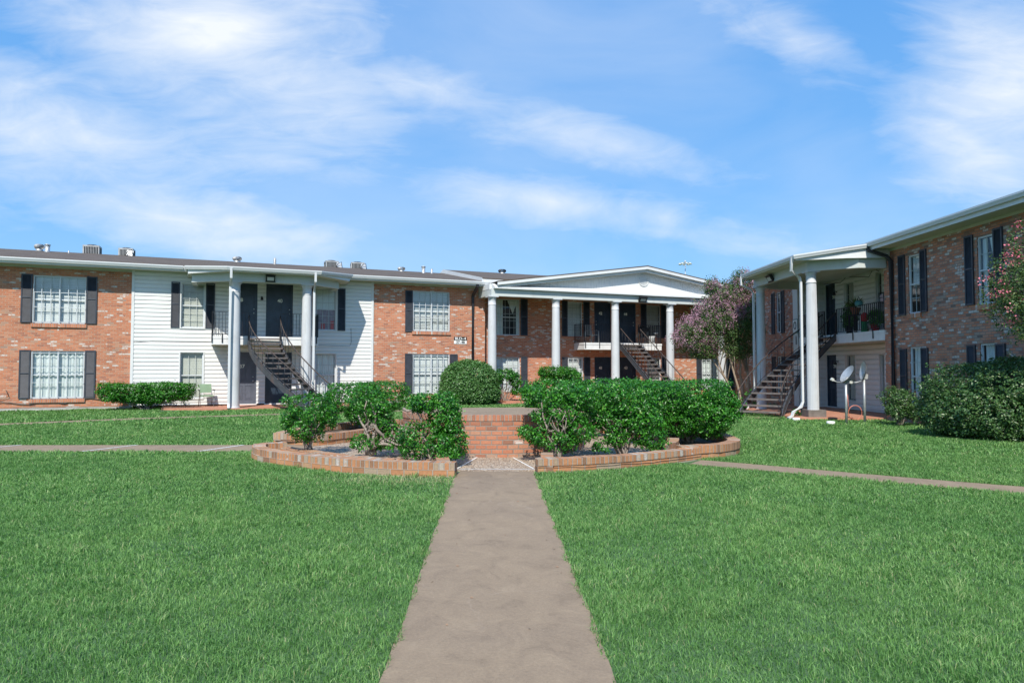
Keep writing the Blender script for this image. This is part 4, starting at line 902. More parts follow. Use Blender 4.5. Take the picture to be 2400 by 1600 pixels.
for w in fw: window(br, *w, 0, 'drape', 2, 4)
for (a, b, c, d) in ((-9.1, -8.76, 3.15, 5.05), (-8.05, -7.72, 3.15, 5.05), (-9.1, -8.76, .42, 2.12), (-8.05, -7.72, .42, 2.12)): shutter(br, a, b, c, d, 0)
dR = [(-6.38, -5.5, 2.92, 5.1), (-6.38, -5.5, .0, 2.14)]; wR = [(-4.79, -4.03, 3.22, 4.98), (-4.79, -4.03, .30, 2.12), (-2.5, -2.1, 3.3, 5.1), (-2.35, -2.05, .5, 2.1)]
siding_wall(br, -6.44, .0, -.02, 5.44, dR+wR, 1.2, course=.19, lip=.048, trims=False)
door(br, *dR[0], 1.2, '30', numloc=(.7, .76)); door(br, *dR[1], 1.2, '29', numloc=(.7, .8))
for w in wR: window(br, *w, 1.2, 'cream', 2, 4, sash=M_sashg, surround=True)
# recess returns
mb = MB(); k = 0
while k*.19-.14 < 5.4:
    a, b = .05-.19+k*.19, min(.05+k*.19, 5.44); c_ = a+.11; mb.face([(-6.41, 0, a), (-6.41, 1.2, a), (-6.41, 1.2, c_), (-6.41, 0, c_)]); mb.face([(-6.41, 0, c_), (-6.41, 1.2, c_), (-6.44, 1.2, b), (-6.44, 0, b)]); mb.face([(-6.44, 0, a), (-6.44, 1.2, a), (-6.41, 1.2, a), (-6.41, 0, a)]); k += 1
mb.build('siding_return', M_side, br)
mb = MB(); mb.box(-6.50, -6.41, -.01, .05, -.02, 5.44); mb.box(-6.89, -6.51, 0.0, .05, -.02, 5.44); mb.build('corner_trim', M_trim, br)
mb = MB(); mb.face([(.02, 0, z0r), (.02, 0, 5.44), (.02, 1.2, 5.44), (.02, 1.2, z0r)]); mb.face([(16, 0, z0r), (16, 11, z0r), (16, 11, 5.44), (16, 0, 5.44)]); mb.face([(-14, 0, z0r), (-14, 0, 5.44), (-14, 11, 5.44), (-14, 11, z0r)]); mb.face([(-14, 11, z0r), (-14, 11, 5.44), (16, 11, 5.44), (16, 11, z0r)])
mb.build('brick_return', M_brick_r, br)
mb = MB(); roofslab(mb, -14.4, 16.5, -.69, 5.685, 5.5, 6.75); roofslab(mb, -14.4, 16.5, 11.7, 5.685, 5.5, 6.75); mb.build('roof', M_roof, br)
mb = MB(); mb.box(.1, 16.4, -.66, 0, 5.455, 5.47).box(-14.3, -6.2, -.66, 0, 5.455, 5.47); mb.box(.1, 16.4, -.03, -.003, 5.38, 5.454); mb.face([(-6.2, -.66, 5.455), (-6.2, 1.2, 5.455), (.1, 1.2, 5.455), (.1, -.66, 5.455)]); mb.build('soffit', M_soffit, br)
MB().box(.36, 16.4, -.69, -.661, 5.42, 5.64).box(-14.3, -6.2, -.69, -.661, 5.42, 5.64).build('fascia', M_trim, br)
gutter(br, [(.40, -.692, 5.66), (16.4, -.692, 5.66)]); gutter(br, [(-14.3, -.692, 5.66), (-6.1, -.692, 5.66)])
porch(br, [(-6.1, -.67), (-6.0, -1.4), (-5.0, -2.85), (-.22, -2.85), (.30, -1.4), (.38, -.67)], [(-6.0, -.02), (-6.0, -1.1), (-5.35, -2.28), (-.62, -2.28), (.22, -.95), (.22, -.03)], 5.37, 5.66, 1.19)
column(br, -.66, -2.12, float(gz(10, 23))-.02, 4.88, .188, flute=.05, plinth=.34, n=48); column(br, -5.1, -2.12, -.12, 4.88, .19)
spout(br, [(-.30, -2.93, 5.28), (-.34, -2.93, 5.12), (-.42, -2.90, 4.86), (-.70, -2.50, 4.66), (-.74, -2.44, 4.5), (-.74, -2.44, .45), (-.72, -2.50, .30), (-.55, -2.85, .12), (-.55, -2.90, -.02), (-.50, -3.05, -.08)], M_gutter)
spout(br, [(-5.0, -2.93, 5.28), (-5.0, -2.93, 4.95), (-5.08, -2.5, 4.74), (-5.1, -2.40, 4.6), (-5.1, -2.40, .55), (-5.0, -2.6, .40), (-4.95, -2.72, .25), (-4.95, -2.75, .02), (-4.85, -2.95, -.08)], M_gutter)
spout(br, [(.42, -.76, 5.55), (.42, -.74, 5.42), (.50, -.18, 5.22), (.54, -.07, 5.05), (.55, -.065, .05), (.55, -.25, -.08)], M_iron, (.065, .045))
flood(br, -3.5, -2.30, 5.05, 30, .4, .26)
sconce(br, -5.35, 1.18, 4.70); sconce(br, -5.35, 1.18, 1.85)
s3 = slab(br, -6.95, -.03, .02, 1.18)
railing(s3, [(-6.92, .05), (-4.20, .05)], 2.86, drop=[(-6.6, .0), (-5.4, .0)]); railing(s3, [(-3.24, .05), (-.05, .05)], 2.86, drop=[(-2.0, .0), (-.7, .0)])
MB().prism([(-7.6, 0), (-7.6, -2.9), (-.2, -2.9), (.0, -1.6), (-.02, 1.19), (-6.43, 1.19), (-6.43, 0)], -.3, -.035).build('porch_floor', M_terra, br)
def r2(X, Y): a, b = FR.loc(X, Y); return V3(a, b)
PA = r2(8.62, 23.85); PD = V3(-3.72, .0)
def st3(t): return bez(PA, PA+V3(-1.05, .80), V3(-3.72, -1.3), PD, t)
stairs(br, st3, 14, -.10, 2.80, 1.42, .96)
mb = MB(); mb.tube([(-6.4, 1.13, 5.15), (-5.0, 1.13, 5.05), (-4.5, 1.12, 5.22), (-2.9, 1.13, 5.0), (-2.6, 1.13, 5.28), (-2.2, 1.12, 5.1)], .012, 4); mb.tube([(-7.0, -.02, 2.5), (-6.6, 1.12, 1.2), (-6.5, 1.1, 1.1)], .010, 4); mb.tube([(-.2, .55-.6, 2.9), (.5, -.03, 2.88)], .010, 4); mb.build('wall_cable', M_cable, br)

# ------------------------------------------------------------ separate things on the buildings
sg = thing('building_sign', 'black and white building number sign on the brick wall beside the downspout', 'sign', FB.w(-2.63, -.012, 2.89), TH)
MB().box(-.31, .31, -.012, .012, -.01, .165).build('upper_board', M_signk, sg); MB().box(-.31, .31, -.012, .012, -.165, -.0105).build('lower_board', M_white, sg)
text('BLD\u20134', .175, (0, -.014, .078), (R_(90), 0, 0), M_white, sg, 'lettering', bold=.002, sx=1.12); text('37\u201348', .155, (0, -.014, -.09), (R_(90), 0, 0), M_signk, sg, 'lettering', sx=1.1, bold=.004)
def condenser(x, y, z, w, h, d, label, rz=0, round_=False):
    p = FB.w(x, y, z); t = thing('air_conditioner', label, 'air conditioner', p, TH+R_(rz), 'air conditioners on the left roof')
    mb = MB(); mb.box(-w/2, w/2, -d/2, d/2, .0, .06); mb.box(-w/2, w/2, -d/2, d/2, h-.07, h); mb.box(-w/2+.03, w/2-.03, -d/2+.03, d/2-.03, .06, h-.07, 1)
    for sx in (-1, 1):
        for sy in (-1, 1): mb.box(sx*(w/2-.02)-.02, sx*(w/2-.02)+.02, sy*(d/2-.02)-.02, sy*(d/2-.02)+.02, .06, h-.07)
    n = 9
    for k in range(n):
        x0 = -w/2+.04+(w-.08)*k/n; mb.box(x0, x0+.02, -d/2-.004, -d/2+.028, .06, h-.07)
    mb.build('casing', [M_alum, M_dark], t)
    f = MB(); f.lathe([(w*.36, h+.001), (w*.36, h+.03), (w*.30, h+.05)], n=16); f.build('fan_guard', M_dark, t); return t
def roofz(y): return 5.645+(y+.69)*(6.8-5.645)/6.19 if y < 5.5 else 6.8-(y-5.5)*.19
for x, w, h, lb in ((-18.5, .66, .50, 'leftmost rooftop air conditioner with dark vertical slots'), (-17.1, .60, .46, 'grey rooftop air conditioner with a bent panel beside it'), (-7.75, .66, .44, 'slotted rooftop air conditioner above the siding corner'), (-6.4, .70, .44, 'pale boxy rooftop air conditioner nearest the brick end')):
    condenser(x, 5.9, 6.70, w, h, .6, lb, rz=random.uniform(-6, 6))
def boxthing(name, label, cat, loc, rz, mbs):
    t = thing(name, label, cat, loc, rz)
    for nm, mb, m in mbs: mb.build(nm, m, t)
    return t
# bent hood panels beside the units
for x, lb in ((-16.95, 'tilted metal hood panel leaning by a rooftop air conditioner'), (-7.45, 'square duct hood by the slotted rooftop unit'), (-6.2, 'black framed duct hood on the pale rooftop unit')):
    M = Matrix.Rotation(R_(-25), 4, 'X')@Matrix.Rotation(R_(8), 4, 'Y'); a = MB(); a.box(-.13, .13, -.02, .02, .02, .30, 0, M); b = MB(); b.tube([(-.15, -.05, .0), (-.05, -.05, .2), (.12, -.07, .3), (.17, -.05, .0)], .018, 5)
    boxthing('duct_hood', lb, 'duct hood', FB.w(x, 5.35, 6.76), TH, [('panel', a, M_galv), ('bracket', b, M_dark)])
# green chair
ch = thing('patio_chair', 'sage green vinyl chair with steel arms against the white siding', 'chair', FB.w(-13.45, -.75, .076), TH+R_(8))
MB().box(-.23, .23, -.26, .20, .40, .45).build('seat', M_greenv, ch)
M = Matrix.Translation((0, .22, .55))@Matrix.Rotation(R_(-12), 4, 'X'); MB().box(-.21, .21, -.02, .02, .0, .34, 0, M).build('backrest', M_greenv, ch)
for sx in (-1, 1):
    mb = MB(); mb.tube([(sx*.25, -.30, 0), (sx*.25, -.24, .42), (sx*.27, -.24, .62), (sx*.27, .12, .64), (sx*.22, .24, .62)], .013, 6); mb.build('arm', M_chrome, ch)
    MB().tube([(sx*.24, .36, 0), (sx*.23, .18, .42), (sx*.20, .30, .86)], .013, 6).build('leg', M_chrome, ch)
    MB().box(sx*.27-.03, sx*.27+.03, -.24, .12, .645, .665).build('armrest', M_dark, ch)
# metal chair on the portico balcony
mc = thing('metal_chair', 'pale metal frame chair on the portico balcony by door 42', 'chair', FB.w(4.35, -.05, 2.862), TH+R_(15))
mb = MB()
for sx in (-1, 1): mb.tube([(sx*.27, -.26, 0), (sx*.27, -.24, .60), (sx*.26, -.18, .65), (sx*.25, .16, .62)], .015, 6); mb.tube([(sx*.24, .26, 0), (sx*.24, .18, .42), (sx*.23, .28, .92)], .015, 6)
mb.tube([(-.27, -.24, .40), (.27, -.24, .40)], .012, 5); mb.tube([(-.23, .28, .92), (.23, .28, .92)], .014, 5); mb.build('frame', M_galv, mc)
mb = MB()
for k in range(6): x = -.2+.08*k; mb.box(x, x+.04, .22, .235, .45, .90); mb.box(x, x+.04, -.22, .2, .41, .425)
mb.build('slats', M_galv, mc)
gr = thing('kettle_grill', 'black round kettle grill on the portico balcony right of the stairs', 'grill', FB.w(7.45, -.05, 2.862))
MB().lathe([(.02, .52), (.2, .56), (.27, .66), (.28, .72)], n=20).build('bowl', M_dark, gr); MB().lathe([(.28, .725), (.26, .82), (.16, .92), (.03, .95)], n=20).build('lid', M_dark, gr)
for k in range(3):
    t = k*2.09; MB().tube([(.26*math.cos(t), .26*math.sin(t), 0), (.14*math.cos(t), .14*math.sin(t), .58)], .012, 5).build('leg', M_dark, gr)
pt = thing('white_bin', 'white plastic bin standing at the portico balcony rail', 'bin', FB.w(7.75, -.42, 2.862))
MB().lathe([(.14, 0), (.16, .34), (.175, .36), (.175, .38)], n=18).build('bin_body', M_white, pt)
pt = thing('plant_stand', 'small white headed plant stand at the right end of the portico balcony', 'plant stand', FB.w(8.05, -.35, 2.862))
MB().tube([(0, 0, 0), (0, 0, .5)], .02, 6).build('pole', M_pot, pt); MB().lathe([(.03, .5), (.11, .54), (.12, .58), (.03, .60)], n=12).build('head', M_white, pt)
# white wire ornament chair under the stairs
wc = thing('wire_chair', 'white wire garden chair with a curved back below the left window', 'chair', FB.w(-8.85, -1.5, .076), TH)
mb = MB()
for sx in (-1, 1):
    mb.tube([(0, .1, .45), (sx*.05, .12, .75), (sx*.20, .14, .92), (sx*.30, .13, .80), (sx*.32, .1, .45)], .014, 5)
    for k in range(5): mb.tube([(sx*(.05+.055*k), .1, .45), (sx*(.05+.055*k), .13, .74+.03*math.sin(k))], .007, 4)
mb.build('backrest', M_white, wc); MB().box(-.3, .3, -.25, .12, .43, .45).build('seat', M_white, wc)
for sx in (-1, 1):
    for sy in (-.22, .1): MB().tube([(sx*.27, sy, 0), (sx*.27, sy, .43)], .012, 5).build('leg', M_white, wc)
# right balcony things
bc = thing('black_chair', 'black chair on the right balcony behind the rail left of the column', 'chair', FR.w(-6.45, .55, 2.862), FR.a+R_(10))
MB().box(-.25, .25, -.25, .22, .40, .47).build('seat', M_dark, bc); MB().box(-.24, .24, .18, .24, .47, 1.08).build('backrest', M_dark, bc)
for sx in (-1, 1):
    for sy in (-.2, .18): MB().box(sx*.22-.02, sx*.22+.02, sy-.02, sy+.02, 0, .40).build('leg', M_dark, bc)
hs = thing('rail_sign', 'small white notice with a dark oval hung on the right balcony rail', 'sign', FR.w(-6.62, .0, 3.38), FR.a)
MB().box(-.24, .24, -.03, -.012, -.30, .30).build('board', M_teal, hs); MB().box(-.21, .21, -.036, -.031, -.27, .27).build('face', M_white, hs)
mb = MB(); mb.tube([(.11*math.cos(t*math.pi/10), -.040, .03+.15*math.sin(t*math.pi/10)) for t in range(21)], .018, 5); mb.build('oval', M_dark, hs)

def leaves(centers, normals, L, Wd, tint, droop=None):
    """rhombic folded leaves; returns verts (n*4,3), faces"""
    n = len(centers); a = RNG.normal(size=(n, 3)); nn = normals/np.linalg.norm(normals, axis=1, keepdims=True)
    t = np.cross(nn, a); t /= np.linalg.norm(t, axis=1, keepdims=True)+1e-9; b = np.cross(nn, t)
    L = np.broadcast_to(L, (n,))[:, None]*RNG.uniform(.7, 1.25, (n, 1)); Wd = np.broadcast_to(Wd, (n,))[:, None]*RNG.uniform(.8, 1.2, (n, 1))
    v = np.stack([centers-t*L*.5, centers+b*Wd*.5+nn*Wd*.18-t*L*.05, centers+t*L*.5, centers-b*Wd*.5+nn*Wd*.18-t*L*.05], 1)
    return v.reshape(-1, 3), np.repeat(tint, 4)
def leaf_object(name, V, T, mat, parent=None):
    n = len(V)//4; me = bpy.data.meshes.new(name); me.vertices.add(len(V)); me.vertices.foreach_set('co', V.astype(np.float32).ravel())
    idx = np.arange(n)[:, None]*4; tri = np.concatenate([idx+0, idx+1, idx+2, idx+0, idx+2, idx+3], 1).ravel().astype(np.int32)
    me.loops.add(len(tri)); me.loops.foreach_set('vertex_index', tri); me.polygons.add(2*n)
    me.polygons.foreach_set('loop_start', np.arange(0, 6*n, 3, dtype=np.int32)); me.polygons.foreach_set('loop_total', np.full(2*n, 3, np.int32))
    at = me.attributes.new('tint', 'FLOAT', 'POINT'); at.data.foreach_set('value', T.astype(np.float32)); me.materials.append(mat); me.update(); me.validate()
    o = bpy.data.objects.new(name, me); C.objects.link(o)
    if parent: o.parent = parent
    return o
DENS = 2.7
def blob_sprigs(blobs, dens, lump=.12, hole=.0, seed=0, shell=.28, ls=2.2):
    """blobs: (cx,cy,cz, rx,ry,rz, p) -> sprig centres + outward normals"""
    P = []; Nn = []
    for (cx, cy, cz, rx, ry, rz, p) in blobs:
        area = 4*math.pi*((rx*ry)**1.6/3+(rx*rz)**1.6/3+(ry*rz)**1.6/3)**(1/1.6); n = int(area*dens*DENS)
        d = RNG.normal(size=(n, 3)); d /= np.linalg.norm(d, axis=1, keepdims=True)
        s = (np.abs(d)**p).sum(1)**(-1/p); f = 1-shell*RNG.random(n)**1.8
        q = d*s[:, None]
        nz = np.array([noise.noise(Vector((float(a[0])*ls+seed, float(a[1])*ls+cx, float(a[2])*ls+cy))) for a in q*np.array([rx, ry, rz])])
        nz2 = np.array([noise.noise(Vector((float(a[0])*ls*3+seed, float(a[1])*ls*3+cx, float(a[2])*ls*3+cy))) for a in q*np.array([rx, ry, rz])])
        f = f*(1+lump*nz*1.6+lump*.6*nz2)*np.where(RNG.random(n) < (.035 if lump > .05 else 0), RNG.uniform(1.05, 1.25, n), 1); pos = q*f[:, None]*np.array([rx, ry, rz])+np.array([cx, cy, cz])
        nr = np.sign(q)*np.abs(q)**(p-1)/np.array([rx, ry, rz]); nr /= np.linalg.norm(nr, axis=1, keepdims=True)
        keep = (nz2+.5*nz) > (-.75+hole)
        P.append(pos[keep]); Nn.append(nr[keep])
    P = np.concatenate(P); Nn = np.concatenate(Nn)
    ok = P[:, 2] > .10; return P[ok], Nn[ok]
def foliage(name, blobs, dens, k, L, Wd, mat, parent, lump=.12, hole=0., spread=1.0, seed=0, shell=.28, zmin=None, origin=(0, 0, 0), ls=2.2, clip=None):
    P, Nn = blob_sprigs(blobs, dens, lump, hole, seed, shell, ls)
    n = len(P); P2 = np.repeat(P, k, 0)+RNG.normal(size=(n*k, 3))*L*.55*spread; N2 = np.repeat(Nn, k, 0)*.6+np.array([0, 0, .45])+RNG.normal(size=(n*k, 3))*.55
    base = np.repeat(RNG.random(n), k)*.35+RNG.random(n*k)*.65
    if clip: m = P2[:, 2] < clip+RNG.normal(0, .018, len(P2))+.03*np.sin(P2[:, 0]*3.1)+(RNG.random(len(P2)) < .02)*.10; P2, N2, base = P2[m], N2[m], base[m]
    if zmin is not None: m = P2[:, 2] > zmin; P2, N2, base = P2[m], N2[m], base[m]
    V, T = leaves(P2, N2, L, Wd, base); V = V-np.array(origin)
    return leaf_object(name, V, T, mat, parent)
def stems(base, targets, r0, parent, mat, name='stem', wob=.10, seed=0, forks=2):
    r = random.Random(seed); mb = MB()
    for tg in targets:
        b = Vector(base)+Vector((r.uniform(-.08, .08), r.uniform(-.08, .08), 0)); e = Vector(tg); n = 7; pts = []
        for i in range(n+1):
            t = i/n; pts.append(b.lerp(e, t)+Vector((r.uniform(-1, 1), r.uniform(-1, 1), r.uniform(-.3, .3)))*wob*math.sin(math.pi*t)*(e-b).length*.5)
        mb.tube(pts, [r0*(1-.7*i/n) for i in range(n+1)], 6)
        for _ in range(forks):
            i = r.randint(3, n-2); p = pts[i]; q = p+Vector((r.uniform(-1, 1), r.uniform(-1, 1), r.uniform(.3, 1))).normalized()*r.uniform(.2, .45)*(e-b).length
            m = p.lerp(q, .5)+Vector((r.uniform(-.04, .04), r.uniform(-.04, .04), .02)); mb.tube([p, m, q], [r0*.45, r0*.3, r0*.12], 5)
    return mb.build(name, mat, parent)
def shrub(name, label, cat, base, blobs, dens, k, L, Wd, mat, stem_t, r0=.022, lump=.14, hole=.1, seed=0, group=None, wob=.12, forks=3, shell=.3, spread=1.0, ls=2.2, clip=None):
    """blobs and stem targets relative to base"""
    t = thing(name, label, cat, base, 0, group)
    foliage('foliage', blobs, dens, k, L, Wd, mat, t, lump, hole, spread, seed, shell, ls=ls, clip=clip)
    if stem_t: stems((0, 0, 0), stem_t, r0, t, M_stem, 'stems', wob, seed, forks)
    return t
def rt(n, rx, ry, z, seed, cx=0, cy=0):
    r = random.Random(seed); return [(cx+r.uniform(-rx, rx), cy+r.uniform(-ry, ry), z*r.uniform(.75, 1.05)) for _ in range(n)]
# pots and plants on the right balcony
def potplant(fr, x, y, z, label, pr=.16, ph=.26, fol=(.3, .3, .3), mat=M_ligus, potm=M_pot, long=False, cat='potted plant'):
    t = thing('potted_plant', label, cat, fr.w(x, y, z), fr.a); MB().lathe([(pr*.7, 0), (pr, ph*.85), (pr*1.1, ph*.86), (pr*1.1, ph), (pr*.9, ph)], n=16).build('pot', potm, t)
    if long:
        n = 90; V = []; T = []
        mb = MB()
        for k in range(n):
            a = RNG.uniform(0, 6.28); e = RNG.uniform(.5, 1.4); l = RNG.uniform(.3, .55); d = Vector((math.cos(a)*math.cos(e), math.sin(a)*math.cos(e), math.sin(e))); p = Vector((0, 0, ph)); q = p+d*l*.6; w = p+d*l+Vector((0, 0, -.12*l)); s_ = Vector((-d.y, d.x, 0)).normalized()*.012
            V += [tuple(p-s_*.6), tuple(q+s_), tuple(w), tuple(q-s_)]; T += [RNG.random()]*4
        leaf_object('foliage', np.array(V), np.array(T), mat, t)
    else: foliage('foliage', [(0, 0, ph+fol[2]*.8, *fol, 2.2)], 90, 6, .075, .04, mat, t, .25, .2)
    return t
potplant(FR, -2.35, .30, 3.55, 'spiky pale green plant rising over the right balcony rail', .17, .24, mat=M_dusty, long=True)
potplant(FR, -2.9, .35, 2.862, 'bushy trailing plant on a tall dark stand on the right balcony', .14, .30, (.30, .22, .42), M_ligus, M_dark)
potplant(FR, -1.35, .45, 2.862, 'leafy plant in a red pot among the right balcony clutter', .15, .28, (.22, .2, .28), M_ligus, M_red)
potplant(FR, -.75, .4, 2.862, 'low green plant in a pale pot at the brick end of the right balcony', .15, .24, (.20, .2, .22), M_ligus, M_galv)
ps = thing('plant_stand', 'dark tall stand carrying the spiky plant on the right balcony', 'plant stand', FR.w(-2.35, .30, 2.862), FR.a)
MB().box(-.2, .2, -.15, .15, .65, .685).build('shelf', M_dark, ps)
for sx in (-1, 1):
    for sy in (-1, 1): MB().box(sx*.18-.015, sx*.18+.015, sy*.13-.015, sy*.13+.015, 0, .65).build('leg', M_dark, ps)
lan = thing('watering_can', 'small teal watering pot hanging by the right balcony rail', 'pot', FR.w(-1.75, .1, 3.78), FR.a)
MB().lathe([(.05, 0), (.12, .04), (.14, .12), (.11, .20), (.05, .22)], n=16).build('pot_body', M_teal, lan); MB().tube([(0, 0, .21), (0, 0, .02)], .01, 4).tube([(-.1, 0, .2), (0, 0, .36), (.1, 0, .2)], .008, 5).build('hanger', M_dark, lan)
gn = thing('green_stool', 'small bright green plastic stand behind the right balcony rail', 'stool', FR.w(-1.75, .3, 2.862), FR.a)
MB().lathe([(.13, 0), (.09, .3), (.12, .34), (.12, .38)], n=12).build('stool_body', M_grn, gn)
rb = thing('red_bag', 'small red bag standing on the green stand of the right balcony', 'bag', FR.w(-1.72, .28, 3.25), FR.a)
mb = MB(); mb.lathe([(.06, 0), (.12, .04), (.13, .2), (.07, .30), (.03, .32)], n=10); mb.build('bag_body', M_red, rb)
hg = thing('wall_rack', 'black wire rack with a pinkish panel fixed above the right balcony end', 'rack', FR.w(-.45, .35, 3.8), FR.a)
mb = MB()
for z in (0, .18, .34): mb.tube([(-.28, -.1, z), (.28, -.1, z)], .012, 5); mb.tube([(-.28, -.1, z), (-.28, .15, z)], .012, 5)
for x in (-.28, 0, .28): mb.tube([(x, -.1, -.9), (x, -.1, .36)], .012, 5)
mb.build('frame', M_iron, hg); MB().box(-.22, .1, -.09, -.07, .05, .28).build('panel', plain('pinkish_panel', (.45, .33, .36), .7), hg)

# satellite dishes
def dish(x, y, label, aim, post_h, tilt):
    g = float(gz(x, y)); t = thing('satellite_dish', label, 'satellite dish', (x, y, g), 0, 'satellite dishes by the right porch')
    mb = MB(); mb.tube([(0, 0, -.1), (0, 0, post_h)], .038, 10); mb.build('post', M_galv, t)
    M = Matrix.Translation((0, 0, post_h+.06))@Matrix.Rotation(R_(aim), 4, 'Z')@Matrix.Rotation(R_(tilt), 4, 'X')
    d = MB(); n = 28; K = 5; rings = []
    for i in range(K+1):
        r = i/K; rings.append([M@Vector((.25*r*math.cos(2*math.pi*k/n), .09-.0-.09*(r*r)+-.06, .30*r*math.sin(2*math.pi*k/n)+.16)) for k in range(n)])
    for i in range(K):
        for k in range(n): d.face([rings[i][k], rings[i][(k+1) % n], rings[i+1][(k+1) % n], rings[i+1][k]], 0, None, True)
    for i in range(K):
        o_ = M.to_3x3()@Vector((0, .015, 0))
        for k in range(n): d.face([rings[i][k]+o_, rings[i+1][k]+o_, rings[i+1][(k+1) % n]+o_, rings[i][(k+1) % n]+o_], 0, None, True)
    d.build('reflector', M_galv, t)
    a = MB(); p = [tuple(M@Vector(q)) for q in ((0, .02, -.13), (0, -.18, -.24), (0, -.34, -.27))]; a.tube(p, .016, 6); a.build('feed_arm', M_galv, t)
    b = MB(); b.box(-.035, .035, -.40, -.32, -.30, -.22, 0, M); b.build('receiver', M_lens, t)
    c = MB(); c.box(-.06, .06, -.02, .10, -.10, .06, 0, M); c.build('bracket', M_alum, t); return t
dish(10.35, 21.2, 'left satellite dish tilted down on a thin post by the porch', -84, 1.32, -34)
dish(11.02, 21.4, 'right satellite dish standing upright on its post beside the bushes', -98, 1.42, -8)
mb = MB(); g = float(gz(10.5, 21.3)); mb.tube([(10.42+.0, 21.25, g+.9), (10.44, 21.25, g+.55), (10.5, 21.3, g+.38)], .011, 5); mb.tube([(10.66+.21*math.cos(t*.35), 21.28, g+.34+.22*math.sin(t*.35)) for t in range(-4, 14)], .013, 6)
tag(mb.build('coiled_cable', M_hose), 'salmon coloured cable looped between the two satellite dishes', 'cable')
for (x, y, lb) in ((9.72, 20.9, 'white drain lid in the grass before the right porch'), (9.25, 22.3, 'pale drain strip at the foot of the fluted column')):
    g = float(gz(x, y)); mb = MB(); mb.lathe([(.12, 0), (.12, .09), (.10, .10)], n=16); o = mb.build('drain_lid', M_white); o.location = (x, y, g); tag(o, lb, 'drain lid')
# far high-mast light
hm = thing('high_mast_light', 'tall thin lighting mast with a ring of lamps far beyond the roofs', 'street lamp', (51, 200, 0))
MB().tube([(0, 0, 0), (0, 0, 32.5)], [.25, .10], 8).build('mast', M_mast, hm); mb = MB(); mb.tube([(1.1*math.cos(t*math.pi/8), 1.1*math.sin(t*math.pi/8), 32.4) for t in range(17)], .07, 5)
for k in range(4): t = k*math.pi/4; mb.tube([(-1.6*math.cos(t), -1.6*math.sin(t), 32.4), (1.6*math.cos(t), 1.6*math.sin(t), 32.4)], .06, 4)
mb.lathe([(.3, 32.6), (.2, 33.2)], n=8); mb.build('lamp_ring', M_mast, hm)
for k in range(8):
    t = k*math.pi/4; mb = MB(); mb.lathe([(.45, 32.0), (.38, 32.2), (.2, 32.4)], (1.6*math.cos(t), 1.6*math.sin(t), 0), 10); mb.tube([(1.6*math.cos(t), 1.6*math.sin(t), 32.4), (1.6*math.cos(t), 1.6*math.sin(t), 32.4)], .08, 4); mb.build('lamp_head', M_lens, hm)

# ------------------------------------------------------------ shrubs
G1 = 'shrubs in the brick planter'
LG = dict(L=.052, Wd=.030, mat=M_ligus, ls=3.0)
shrub('shrub', 'leafy shrub at the rounded left tip of the planter with bare stems', 'shrub', (-3.68, 12.45, .06),
      [(.02, 0, .86, .42, .42, .26, 2.6), (-.10, 0, .52, .36, .36, .26, 2.2), (-.34, 0, .60, .14, .18, .12, 2), (.28, .1, .66, .2, .25, .22, 2)], 95, 8, stem_t=rt(11, .32, .2, .75, 1), r0=.026, group=G1, clip=1.06, hole=0.55, lump=.30, **LG)
shrub('shrub', 'flat topped rounded hedge shrub at the back left of the planter', 'shrub', (-3.5, 16.6, .06),
      [(-.35, .1, .84, .66, .6, .38, 2.6), (.38, -.1, .88, .62, .6, .36, 2.8), (.0, 0, .45, .5, .5, .3, 2)], 90, 8, stem_t=rt(10, .6, .3, .8, 2), r0=.03, group=G1, clip=1.2, hole=0.32, lump=.13, **LG)
shrub('shrub', 'gnarled shrub with a twisted grey trunk and bare driftwood branches left of the walk', 'shrub', (-2.50, 12.15, .06),
      [(-.08, .15, .98, .36, .32, .26, 2.3), (.12, .1, .70, .2, .22, .20, 2), (-.12, 0, .22, .30, .25, .14, 2), (.40, .1, .36, .22, .2, .18, 2), (.15, .3, .55, .25, .22, .2, 2), (.45, .05, .12, .28, .22, .10, 2)], 85, 8,
      stem_t=[(.03, 0, .62), (-.1, .1, .95), (.1, .1, .85), (-.25, .1, .7), (.2, .15, .6)], r0=.045, group=G1, clip=1.2, hole=0.58, lump=.32, wob=.22, **LG)
dw = bpy.data.objects['shrub.002']
mb = MB(); dd = [[(.06, 0, .55), (.16, -.02, .40), (.30, 0, .26), (.46, -.05, .20), (.62, 0, .16), (.86, 0, .24)], [(.02, 0, .12), (.24, -.06, .20), (.45, -.02, .14), (.7, 0, .19), (.9, .02, .16)], [(.30, 0, .26), (.38, .02, .42), (.34, .05, .52), (.44, .04, .50)], [(.02, .0, .5), (.10, 0, .64), (.04, 0, .78), (.0, .02, .92)], [(.5, 0, .44), (.7, .0, .50), (.95, 0, .46)], [(.55, .1, .80), (.70, .05, .78), (.85, .0, .84)], [(.62, 0, .16), (.72, -.06, .10), (.84, -.1, .02)], [(.4, 0, .3), (.55, .03, .42), (.78, .02, .44), (.96, .0, .52)]]
for d_ in dd:
    q = [Vector(p)+Vector((random.uniform(-.012, .012), random.uniform(-.02, .02), random.uniform(-.012, .012))) for p in smooth_line(d_, 3)]; n = len(q); mb.tube(q, [.030-.020*i/n for i in range(n)], 7)
mb.build('bare_branches', M_stem, dw)
